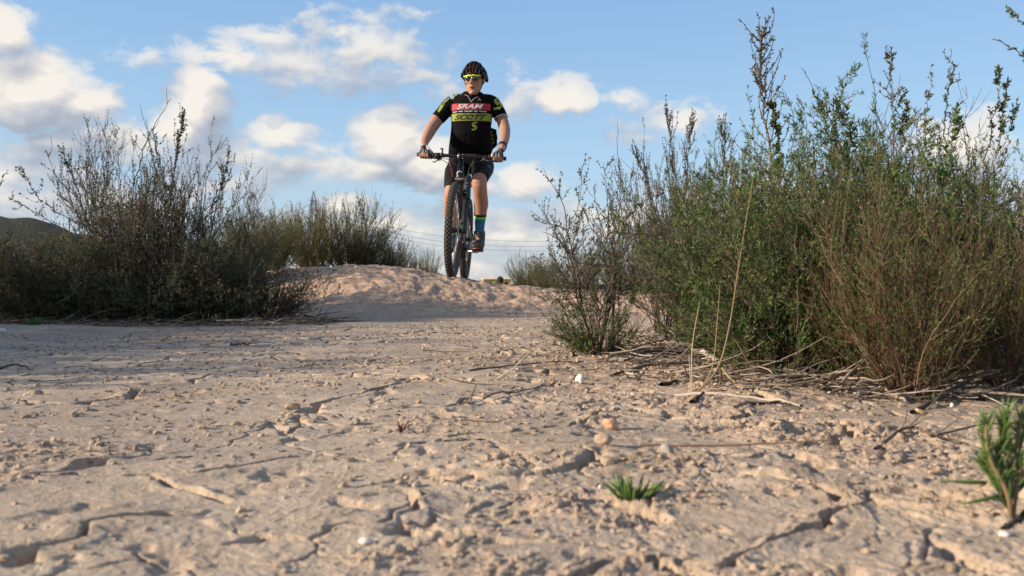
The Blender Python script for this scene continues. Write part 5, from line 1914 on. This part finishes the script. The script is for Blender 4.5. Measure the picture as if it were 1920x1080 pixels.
def pylon(loc, h, label):
    o = empty("power_pylon", loc)
    tag(o, label, "pylon", "pylons of the power line")
    def half(z):
        t = z / h
        return 2.1 * (1 - t) ** 1.5 + .62 if t < .9 else .62 * (1 - (t - .9) / .1) + .03
    zs = [h * t for t in (0, .12, .24, .35, .45, .54, .62, .69, .75, .81, .86, .9, 1.0)]
    for sx, sy in ((-1, -1), (1, -1), (1, 1), (-1, 1)):
        pmesh("leg", loft([((sx * half(z), sy * half(z), z), .09, .09) for z in zs], 6), GALV, o, False)
    br = []
    for a, b in zip(zs[:-1], zs[1:]):
        ha, hb = half(a), half(b)
        c4 = ((-1, -1), (1, -1), (1, 1), (-1, 1))
        for k in range(4):
            p, q = c4[k], c4[(k + 1) % 4]
            br.append(rod((p[0] * ha, p[1] * ha, a), (q[0] * hb, q[1] * hb, b), .05, .05, 4))
            br.append(rod((q[0] * ha, q[1] * ha, a), (p[0] * hb, p[1] * hb, b), .05, .05, 4))
            br.append(rod((p[0] * ha, p[1] * ha, a), (q[0] * ha, q[1] * ha, a), .05, .05, 4))
    lat = pmesh("lattice", cat(*br), GALV, o, False)
    lat['kind'] = 'stuff'
    for zz, w_ in ((h * .905, 1.1), (h * .86, 1.4), (h * .80, 1.7)):
        pmesh("cross_arm", cat(rod((-w_, 0, zz), (w_, 0, zz), .08, .08, 5), rod((-w_, 0, zz), (0, 0, zz + .9), .05, .05, 4), rod((w_, 0, zz), (0, 0, zz + .9), .05, .05, 4)), GALV, o, False)
    return o


py0 = P(588, 358, 260)
g0 = float(terrain(py0.x, py0.y))
pylon((py0.x, py0.y, g0), py0.z - g0, "distant steel lattice pylon showing above the bright broom on the left")
py1 = P(1560, 400, 330)
g1 = float(terrain(py1.x, py1.y))
pylon((py1.x, py1.y, g1), py1.z - g1, "next pylon of the line, hidden behind the right thicket")
for k, (dy, lab) in enumerate(((0, "topmost of the thin power cables sagging across the sky right of the rider"), (10, "middle one of the thin power cables right of the rider's foot"), (18, "lowest of the thin power cables right of the rider's foot"))):
    pts_ = [P(590, 376 + dy, 260), P(700, 416 + dy, 268), P(800, 439 + dy, 275), P(911, 450 + dy, 283), P(1052, 452 + dy, 293), P(1250, 442 + dy, 306), P(1420, 425 + dy, 320), P(1560, 408 + dy, 330)]
    b0 = pts_[0].copy()
    v, f = wire(pts_, .042, 60, 5)
    tag(pmesh("power_cable", (v, f), CABLE_FAR, None, off=tuple(b0), loc=b0), lab, "power cable", "power cables between the pylons")

fb = P(931, 532, 420)
fz = float(terrain(fb.x, fb.y))
far_b = empty("farm_building", (fb.x, fb.y, fz), R(6))
tag(far_b, "long low ochre building far away, seen over the crest right of the wheels", "building")
hh = 4.1
pmesh("wall", block((0, 0, hh / 2), 6.6, 4, hh / 2), PLASTER, far_b, False)
v = [(-7, -4.4, hh + .02), (7, -4.4, hh + .02), (7, 4.4, hh + .02), (-7, 4.4, hh + .02), (-6.2, 0, hh + .85), (6.2, 0, hh + .85)]
pmesh("roof", (np.array(v), [(0, 1, 5, 4), (2, 3, 4, 5), (1, 2, 5), (3, 0, 4), (3, 2, 1, 0)]), ROOFM, far_b, False)
pmesh("chimney", block((-1.2, -.3, hh + 1.0), .7, .5, .45), WHITEW, far_b, False)
for x in (-5, -3.2, 0.4, 2.2, 4.6):
    pmesh("window", block((x, -4.02, hh * .62), .4, .05, .5), DARKW, far_b, False)
for (px, Y, s, lab) in ((938, 400, 1.15, "tiny dark round tree before the distant ochre building"), (948, 398, .62, "dark hedge bush at the foot of the distant ochre building, right one"), (931, 398, .6, "dark hedge bush at the foot of the distant ochre building, left one")):
    q = P(px, 532, Y)
    gz0 = float(terrain(q.x, q.y))
    t_ = empty("round_tree", (q.x, q.y, gz0))
    tag(t_, lab, "tree", "dark trees by the distant building")
    hgt = 4.7 * s
    pmesh("trunk", rod((0, 0, -.2), (0, 0, hgt * .5), .18 * s, .12 * s, 7), BARK_GREY, t_)
    rng = np.random.default_rng(px)
    dr = norm(rng.standard_normal((1400, 3)))
    pos = dr * (rng.random((1400, 1)) ** .4) * np.array([1.3, 1.3, 1.7]) * s * .75 + np.array([0, 0, hgt * .68])
    vv, qq, tt = leaves(pos, dr + .6 * rng.standard_normal(dr.shape), .45 * s, .28 * s, rng)
    link("crown", np_mesh("crown", vv, qq, [LEAF_OLIVE], True, {'tint': tt}), t_)['kind'] = 'stuff'

# ================================================================== small things on the clay
def rock_mat(name, a, b_, scale=60):
    m, t, b = new_mat(name)
    tcn = t.n('ShaderNodeTexCoord')
    nz = t.noise(tcn.outputs['Object'], scale, 6, .65)
    t.put(b.inputs['Base Color'], t.ramp(nz, [(.3, a), (.7, b_)]))
    b.inputs['Roughness'].default_value = .9
    t.put(b.inputs['Normal'], t.bump(t.noise(tcn.outputs['Object'], scale * 4, 5, .7), .6, .001))
    return m


ROCK_OR = rock_mat("orange_stone", (.36, .19, .11), (.58, .38, .25))
ROCK_BR = rock_mat("brown_clod", (.22, .15, .10), (.48, .36, .26))
ROCK_GY = rock_mat("grey_stone", (.20, .17, .15), (.42, .37, .33))
ROCK_YE = rock_mat("yellow_stone", (.50, .33, .14), (.66, .48, .26))
SHELL = rock_mat("bleached_shell", (.55, .51, .46), (.74, .71, .66), 90)


def stone_mesh(seed, sub=3, rough=.32):
    bm = bmesh.new()
    bmesh.ops.create_icosphere(bm, subdivisions=sub, radius=1)
    rng = np.random.default_rng(seed)
    dirs = norm(rng.standard_normal((9, 3)))
    offs = .62 + .3 * rng.random(9)
    for v_ in bm.verts:
        p = np.array(v_.co)
        for d, o_ in zip(dirs, offs):       # broken faces
            e = p @ d - o_
            if e > 0:
                p = p - d * e * .85
        n_ = perlin(np.array([p[0] * 2.2 + seed]), np.array([p[1] * 2.2 + p[2] * 1.7]), seed)[0]
        n2 = perlin(np.array([p[0] * 6 + seed]), np.array([p[1] * 6 + p[2] * 5]), seed + 3)[0]
        v_.co = Vector(p * (1 + rough * .5 * n_ + rough * .22 * n2))
    v = np.array([tuple(x.co) for x in bm.verts])
    f = [tuple(x.index for x in q.verts) for q in bm.faces]
    bm.free()
    return v, f


def stone(name, px, py, wpx, hpx, mat, label, cat="stone", group=None, seed=1, sub=3, rough=.32, smooth=True, deep=.9, rz=0.0, bury=.3):
    g = G(px, py)
    d = g.y
    w2, h2 = wpx / 2 / F * d, hpx / 2 / F * d
    v, f = stone_mesh(seed, sub, rough)
    v = v * np.array([w2, w2 * deep, h2 * 1.15])
    c, s = math.cos(rz), math.sin(rz)
    v = v @ np.array([[c, s, 0], [-s, c, 0], [0, 0, 1]])
    v[:, 2] += h2 * (1 - bury)
    o = pmesh(name, (v, f), mat, None, smooth, loc=g)
    return tag(o, label, cat, group)


stone("pebble", 1145, 806, 32, 24, ROCK_OR, "orange brown pebble lying alone in the middle of the clay, right of centre", seed=3)
stone("clod", 548, 763, 30, 15, ROCK_BR, "flat brown clod of earth on the smooth clay left of centre", cat="clod", seed=4)
stone("clod", 1130, 846, 36, 24, ROCK_BR, "rough brown clod just below the orange pebble", cat="clod", seed=5)
stone("stone", 1250, 868, 26, 25, ROCK_GY, "round grey stone under the left part of the long thin stick", seed=6)
stone("stone", 935, 874, 24, 14, ROCK_BR, "small brown stone near the middle, left of the green tuft", seed=7)
stone("stone", 1722, 775, 24, 16, ROCK_YE, "yellowish stone at the foot of the red twiggy shrub", seed=8)
stone("stone", 1790, 748, 34, 22, ROCK_GY, "grey stone among the dead branches by the red twiggy shrub", seed=9)
stone("stone", 1850, 752, 26, 18, ROCK_GY, "grey stone near the right edge behind the foreground plant", seed=10)
stone("stone", 1085, 795, 14, 9, ROCK_GY, "little grey stone left of the orange pebble", seed=11)
stone("stone", 668, 795, 16, 12, ROCK_GY, "pale grey chip on the clay between flat clod and red sprout", seed=12)
stone("stone", 443, 792, 22, 9, ROCK_BR, "brown clod half sunk in the clay, left of the flat one", seed=13)
stone("stone", 521, 788, 10, 9, ROCK_BR, "dark pea sized stone below the flat clod", seed=14)
stone("stone", 255, 788, 9, 8, ROCK_BR, "dark pea sized stone on the left part of the clay", seed=15)
stone("stone", 505, 709, 10, 7, ROCK_OR, "small red brown stone on the shaded clay edge", seed=16)
stone("stone", 960, 668, 12, 9, ROCK_GY, "dark little stone at the trail edge left of the woody shrub", seed=17)
stone("stone", 65, 742, 30, 13, ROCK_BR, "crumbly brown clod near the left edge", seed=18)
SH = "bleached snail shells and chips on the clay"
stone("snail_shell", 1088, 721, 19, 19, SHELL, "white egg shaped snail shell alone below the woody shrub", cat="shell", group=SH, seed=21, rough=.05)
for i, (a, b, w_, h_, lab) in enumerate([
    (1402, 710, 17, 13, "white shell among the litter right of the tallest stalk"), (1452, 716, 16, 9, "flat white shell right of the bent stalk"),
    (1541, 719, 13, 12, "white chip at the foot of the bright green shrub"), (1322, 688, 24, 12, "wide white shell in the litter behind the pale stalks"),
    (1338, 714, 9, 6, "tiny white chip between the feet of the stalks"), (1212, 640, 9, 6, "tiny white chip behind the woody shrub's litter"),
    (1695, 943, 13, 16, "white chip in the blurred clay left of the foreground plant"), (1432, 902, 18, 8, "pale flake on the clay below the long thin stick"),
    (516, 603, 9, 6, "left white chip under the last left shrub"), (530, 600, 12, 7, "larger white chip under the last left shrub"),
    (2, 625, 20, 12, "white lump on the far left edge of the trail"), (1126, 928, 10, 9, "white chip left above the green tuft"),
    (185, 604, 9, 6, "white chip under the dark shrubs at the left"), (1882, 1022, 22, 10, "white flake below the foreground plant"), (47, 744, 8, 5, "white speck beside the crumbly clod on the left"),
    (440, 602, 8, 6, "white chip at the edge of the dead branches on the left"), (1785, 765, 9, 8, "white chip beside the grey stone in the litter"), (685, 1018, 30, 12, "pale flake in the blurred clay at the bottom")]):
    stone("white_chip", a, b, w_, h_, SHELL, lab, cat="chip", group=SH, seed=30 + i, sub=2, rough=.3)


def ground_curve(pix, r, n=14, lift=None):
    c = []
    for i, p in enumerate(pix):
        g = G(p[0], p[1])
        if len(p) > 2:
            g.z += p[2]
        c.append(g)
    m = curve_pts(c, n)
    for i in range(n):
        low = gz(m[i, 0], m[i, 1]) + r * .6
        m[i, 2] = max(m[i, 2], low)
    return m


def stick(name, pix, r, label, mat=DEADWOOD, cat="stick", group="dead sticks lying on the clay", r1=.5, n=14, tint=None, twigs=0):
    m = ground_curve(pix, r, n)
    base = m[0].copy()
    rng = np.random.default_rng(int(pix[0][0] * 3 + pix[0][1]))
    m = m - base
    m[1:-1] += rng.standard_normal((n - 2, 3)) * r * .35
    pl = Pile()
    v, q, t = tubes(m[None], r, r * r1, 6, rng)
    t[:] = rng.random() if tint is None else tint
    pl.add(v, q, t)
    if twigs:
        p_, d_, _, _ = sprout(m[None], twigs, .2, .95, R(25), R(70), rng)
        d_[:, 2] = np.abs(d_[:, 2])
        s1 = grow(p_, d_, r * 22 * (.5 + rng.random(twigs)), 4, .2, -.03, rng)
        v, q, t2 = tubes(s1, r * .45, r * .2, 4, rng)
        t2[:] = t[0]
        pl.add(v, q, t2)
    o = link(name, pl.mesh(name, mat), None, base)
    return tag(o, label, cat, group)


stick("stick", [(1200, 850, .006), (1300, 852, .008), (1430, 854, .010), (1560, 855, .006)], .0017, "long thin reddish stick lying straight across the clay right of centre", BARK_RED, tint=.75, n=10)
stick("stick", [(432, 646, .005), (470, 646, .005)], .006, "short dark stick lying alone on the shaded clay left of centre", DEADWOOD, tint=.3)
stick("stick", [(1265, 742), (1340, 748, .004), (1420, 754), (1500, 764)], .0030, "pale peeling stick lying in front of the dry stalks", DEADWOOD, tint=.85, r1=.7)
stick("stick", [(1296, 760), (1320, 750, .006)], .0040, "stubby dark stick in front of the pale peeling one", DEADWOOD, tint=.1)
stick("stick", [(1240, 728), (1270, 718, .006), (1350, 724, .006), (1460, 738)], .0046, "thick dark branch lying behind the foot of the stalks", DEADWOOD, tint=.12, twigs=4)
stick("stick", [(1160, 700), (1230, 694, .01), (1340, 690, .01), (1400, 694)], .0050, "long grey branch lying across the litter behind the stalks", DEADWOOD, tint=.45, twigs=5)
stick("stick", [(880, 700), (960, 694, .004), (1040, 688, .006), (1090, 684)], .0022, "thin long twig reaching out over the trail from the woody shrub", DEADWOOD, tint=.3)
stick("stick", [(900, 694), (990, 696, .002), (1075, 698)], .0020, "second thin twig lying just under the long one by the woody shrub", DEADWOOD, tint=.5)
stick("stick", [(1150, 706), (1180, 700, .01), (1196, 716)], .0030, "dark short twig right of the white snail shell", DEADWOOD, tint=.1)
stick("stick", [(1280, 660), (1320, 674, .02), (1360, 692, .01), (1410, 698)], .0090, "thick pale weathered log end in the litter behind the stalks", DEADWOOD, tint=.8)
stick("stick", [(1408, 768), (1470, 764, .004), (1500, 768)], .0026, "dark curved twig in front of the bright green shrub", DEADWOOD, tint=.1)
stick("stick", [(1600, 728), (1650, 744, .01), (1700, 762)], .0045, "pale flat branch at the foot of the red twiggy shrub", DEADWOOD, tint=.8)
stick("stick", [(1800, 748), (1850, 728, .03), (1920, 690, .07)], .0040, "light branch rising to the right edge above the litter", DEADWOOD, tint=.8)
stick("stick", [(1710, 776), (1760, 762, .012), (1830, 736, .03)], .0042, "dark branch leaning up right behind the grey stones", DEADWOOD, tint=.15, twigs=5)
stick("stick", [(1640, 850), (1700, 826, .010), (1760, 836, .008), (1800, 846)], .0024, "forked dead twig left of the foreground plant", DEADWOOD, tint=.4, twigs=7)
stick("stick", [(1745, 834, .006), (1830, 828, .016), (1900, 829, .022)], .0016, "dark thin stem lying behind the foreground plant", DEADWOOD, tint=.15)
stick("stick", [(1115, 876), (1165, 890, .002), (1222, 872, .004)], .0009, "fine curved thread of straw between clod and green tuft", STRAW, tint=.1, cat="straw", group="straws on the clay")
stick("stick", [(1272, 880, .012), (1285, 910, .008), (1300, 944, .0)], .0008, "thin brown straw standing out of the crack right of the tuft", STRAW, tint=.1, cat="straw", group="straws on the clay")
stick("stick", [(1552, 925, .008), (1590, 975, .006), (1640, 1034, .002)], .0010, "blurred pale straw slanting over the clay at the lower right", STRAW, tint=.4, cat="straw", group="straws on the clay")
stick("stick", [(1470, 885, .004), (1500, 905, .003), (1530, 935)], .0008, "thin dark straw above the blurred pale one", DEADWOOD, tint=.2, cat="straw", group="straws on the clay")
stick("stick", [(1880, 1012), (1905, 1002, .004), (1925, 994, .004)], .0022, "dark root tip at the right edge under the foreground plant", DEADWOOD, tint=.1)
stick("stick", [(1745, 968), (1775, 962, .003), (1812, 965)], .0013, "short dark twig in the blurred clay left of the foreground plant", DEADWOOD, tint=.1)
stick("stick", [(862, 758), (872, 752, .008), (880, 760, .002), (893, 746, .022)], .0016, "curly dark twig standing on the clay near the middle", DEADWOOD, tint=.05)
stick("stick", [(0, 690), (30, 684, .004), (60, 692)], .0030, "thin arched twig at the far left edge of the trail", DEADWOOD, tint=.1)
stick("stick", [(540, 592), (580, 598, .02), (612, 603)], .0060, "dead branch end sticking out under the last left shrub", DEADWOOD, tint=.3, twigs=6)
stick("stick", [(425, 600), (455, 590, .03), (480, 603)], .0060, "pale arched dead branch at the foot of the left thicket", DEADWOOD, tint=.8)
stick("stick", [(330, 612), (400, 606, .03), (470, 596, .05)], .0045, "pale stick leaning along the front of the dark left shrubs", DEADWOOD, tint=.7, twigs=3)
stick("stick", [(1075, 672), (1066, 660, .01), (1062, 648, .03)], .0035, "pale split stub at the left foot of the woody shrub", STRAW, tint=.5, r1=.3)

# heaps of litter nobody could count
def litter(name, boxes, n, label, rmax, seed, bits=5):
    rng = np.random.default_rng(seed)
    wts = np.array([b[4] for b in boxes], float)
    who = rng.choice(len(boxes), n, p=wts / wts.sum())
    bx = np.array([b[:4] for b in boxes])[who]
    x = bx[:, 0] + (bx[:, 1] - bx[:, 0]) * rng.random(n)
    y = bx[:, 2] + (bx[:, 3] - bx[:, 2]) * rng.random(n)
    z = ground_z(x, y) + .002 + .022 * rng.random(n) ** 2
    a = rng.normal(0, .8, n)
    d = np.stack([np.cos(a), np.sin(a), .10 * rng.standard_normal(n)], -1)
    ln = .04 + .22 * rng.random(n) ** 2
    s = grow(np.stack([x, y, z], -1), d, ln, 5, .12, 0, rng)
    for k in range(s.shape[1]):
        s[:, k, 2] = np.maximum(s[:, k, 2], terrain(s[:, k, 0], s[:, k, 1]) + .002)
    pl = Pile()
    pl.add(*tubes(s, .0008 + rmax * rng.random(n) ** 3, .0006, 4, rng))
    # broken leaf bits
    m = n * bits
    who = rng.choice(len(boxes), m, p=wts / wts.sum())
    bx = np.array([b[:4] for b in boxes])[who]
    x = bx[:, 0] + (bx[:, 1] - bx[:, 0]) * rng.random(m)
    y = bx[:, 2] + (bx[:, 3] - bx[:, 2]) * rng.random(m)
    dd = rng.standard_normal((m, 3)) * np.array([1, 1, .25])
    pl.add(*leaves(np.stack([x, y, ground_z(x, y) + .0015], -1), dd, .004 + .016 * rng.random(m), .003, rng))
    o = link(name, pl.mesh(name, DEADWOOD))
    return tag(o, label, kind='stuff')


litter("twig_litter", [(.22, .75, 1.80, 2.7, 2), (.36, 1.10, 1.60, 1.90, 2.4), (.55, 1.3, 1.46, 1.66, 2.6), (.85, 1.7, 1.5, 2.4, 2), (.1, .6, 2.4, 3.4, 1)], 1500, "tangle of grey dead twigs and dry bits under the shrubs on the right", .0034, 1)
litter("twig_litter", [(-2.9, -1.15, 4.3, 4.75, 3), (-1.5, -.95, 4.5, 5.0, 1)], 700, "dark dead twigs along the foot of the shrubs on the left", .005, 2)
litter("scattered_bits", [(-1.6, 1.2, 1.0, 4.2, 1)], 50, "dark bits of dead leaf and a few thin twigs scattered over the open clay", .0014, 3, 110)


def crumbs():
    rng = np.random.default_rng(5)
    n = 26000
    r = .5 * (11.0) ** rng.random(n)
    a = (rng.random(n) * 2 - 1) * R(34)
    x, y = r * np.sin(a), r * np.cos(a)
    dens_ = fbm(x, y, .3, 2, 200) + .35 * sst(x, -.4, .6)
    keep = dens_ * .5 + zones(x, y) - .35 + .3 * rng.standard_normal(n) > 0
    x, y, r = x[keep], y[keep], r[keep]
    n = len(x)
    bm = bmesh.new()
    bmesh.ops.create_icosphere(bm, subdivisions=1, radius=1)
    u = np.array([tuple(v_.co) for v_ in bm.verts])
    fa = np.array([[v_.index for v_ in q.verts] for q in bm.faces])
    bm.free()
    size = (.0010 + .0042 * rng.random(n) ** 4) * (0.7 + .5 * np.minimum(r, 3) / 1.5)
    sc = size[:, None] * (0.65 + .6 * rng.random((n, 3))) * np.array([1.1, 1.0, .75])
    v = u[None] * (1 + .30 * rng.standard_normal((n, len(u), 1)).clip(-1, 1)) * sc[:, None]
    th = rng.random(n) * 6.28
    c, s = np.cos(th)[:, None], np.sin(th)[:, None]
    vx, vy = v[..., 0] * c - v[..., 1] * s, v[..., 0] * s + v[..., 1] * c
    z = ground_z(x, y) + size * .25
    v = np.stack([vx + x[:, None], vy + y[:, None], v[..., 2] + z[:, None]], -1).reshape(-1, 3)
    f = (fa[None] + (np.arange(n) * len(u))[:, None, None]).reshape(-1, 3)
    which = np.repeat((rng.random(n) < .28).astype(int), len(fa))
    me = np_mesh("clay_crumbs", v, f, [mat_clay, ROCK_BR], False, None, which)
    return tag(link("clay_crumbs", me), "crumbs of dried clay and grit strewn over the trail", kind='stuff')


crumbs()

# ------------------------------------------------------------------ living little plants
def leaf_mesh(name, curl=.15, mat=None, fat=.11, sides=6, rings=6):
    secs = []
    for i in range(rings + 1):
        t = i / rings
        w_ = fat * (math.sin(math.pi * min(1, (.12 + t * .88) ** .75)) * .9 + .12) * (1 if t < .98 else .2)
        secs.append(((0, curl * t * t, t), max(w_, .01), max(w_ * .55, .008)))
    v, f = loft(secs, sides)
    me = bpy.data.meshes.new(name)
    me.from_pydata([tuple(p) for p in v], [], f)
    me.materials.append(mat)
    shade(me)
    at = me.attributes.new('tint', 'FLOAT', 'POINT')
    at.data.foreach_set('value', np.clip(.25 + .6 * v[:, 2], 0, 1).astype(np.float32))
    return me


LEAF_A = [leaf_mesh("leaf", c, LEAF_SUCC, fa) for c, fa in ((.05, .060), (.2, .054), (-.15, .064))]
LEAF_T = [leaf_mesh("leaf", c, LEAF_SUCC, fa) for c, fa in ((.05, .12), (.15, .10))]


def put_leaf(mesh, parent, pos, d, length, spin):
    o = link("leaf", mesh, parent, pos)
    q = Vector(d).to_track_quat('Z', 'Y') @ Quaternion((0, 0, 1), spin)
    o.rotation_mode = 'QUATERNION'
    o.rotation_quaternion = q
    o.scale = (length, length, length)
    return o


def tuft(px, py, wpx, hpx, n, label, seed, cat="weed"):
    g = G(px, py)
    rng = random.Random(seed)
    o = empty("green_tuft", g)
    tag(o, label, cat)
    wd, ht = wpx / F * g.y, hpx / F * g.y
    for i in range(n):
        a = rng.random() * 6.283
        rr = rng.random() ** .5
        p = Vector((math.cos(a) * rr * wd * .28, math.sin(a) * rr * wd * .22, 0))
        d = Vector((math.cos(a) * rr * .95 + rng.gauss(0, .15), math.sin(a) * rr * .8, 1.0))
        put_leaf(rng.choice(LEAF_T), o, p + Vector((0, 0, -.001)), d, ht * rng.uniform(.65, 1.12) * (1.15 if i == 0 else 1), rng.random() * 6)
    return o


tuft(1186, 950, 96, 46, 34, "small bright green succulent tuft growing from a crack in the clay", 4)
tuft(66, 610, 30, 16, 22, "little green weed at the foot of the dark shrubs on the far left", 5)
tuft(1545, 826, 26, 10, 7, "flat little green seedling right of the long thin stick's end", 6)

# red sprout, two blades in a V
g = G(752, 812)
vs_o = empty("red_sprout", g)
tag(vs_o, "tiny dark red sprout of two blades in a V near the middle of the clay", "sprout")
RED_LEAF = plant_mat("dark_red_leaf", [(0, (.10, .015, .012)), (1, (.22, .05, .04))], .5, .15)
for d_, l_ in (((-.35, 0, 1), .020), ((.55, 0, .8), .022), ((.1, .3, 1), .012)):
    put_leaf(leaf_mesh("leaf", .1, RED_LEAF, .13), vs_o, (0, 0, -.001), d_, l_, 0)

# foreground plant at the right edge
g = G(1896, 990)
fp = empty("foreground_plant", g)
tag(fp, "blurred green plant with narrow fleshy leaves standing close to the lens at the right edge", "plant")
Yp = g.y
stems = [
    [(1896, 990), (1893, 940), (1880, 905), (1862, 870), (1850, 830), (1848, 790)],
    [(1893, 945), (1872, 915), (1856, 890), (1845, 868)],
    [(1896, 985), (1904, 930), (1912, 880), (1908, 830), (1915, 775)],
    [(1905, 925), (1925, 900), (1940, 850), (1938, 790)],
    [(1888, 985), (1868, 975), (1865, 960)],
    [(1862, 870), (1880, 830), (1884, 780)],
    [(1900, 985), (1930, 950), (1960, 900), (1975, 830)],
    [(1894, 960), (1880, 930), (1876, 890), (1872, 845)],
    [(1898, 955), (1894, 915), (1896, 870), (1890, 820)],
]
rng = random.Random(12)
for k, s in enumerate(stems):
    cp = [Vector(P(a, b, Yp + (0.004 * ((k * 3) % 5 - 2)) * (i > 0))) - g for i, (a, b) in enumerate(s)]
    pmv = wire([tuple(p) for p in cp], .0021 if k in (0, 2, 6) else .0014, 16, 7)
    st_ = pmesh("stem", pmv, STRAW if k in (0, 2, 4) else BARK_GREEN, fp)
    if k == 4:
        continue
    c = curve_pts([tuple(p) for p in cp], 40)
    for j in range(80 if k in (0, 2, 3, 5, 6) else 55):
        t = (7 + rng.random() ** .8 * 32) if k in (0, 2, 6) else 4 + rng.random() * 35
        i = min(38, int(t))
        p = Vector(c[i])
        dd = (Vector(c[i + 1]) - Vector(c[i])).normalized()
        a = rng.random() * 6.283
        side = Vector((math.cos(a), math.sin(a), 0))
        put_leaf(rng.choice(LEAF_A), fp, p, dd * rng.uniform(.7, 1.6) + side * rng.uniform(.25, .7), rng.uniform(.010, .021), rng.random() * 6)
for (a, b, dx, ln) in ((1850, 905, (-1, .0, .02), .036), (1872, 930, (-1, 0, -.25), .034)):
    put_leaf(LEAF_A[0], fp, Vector(P(a, b, Yp)) - g, dx, ln, 1.2)
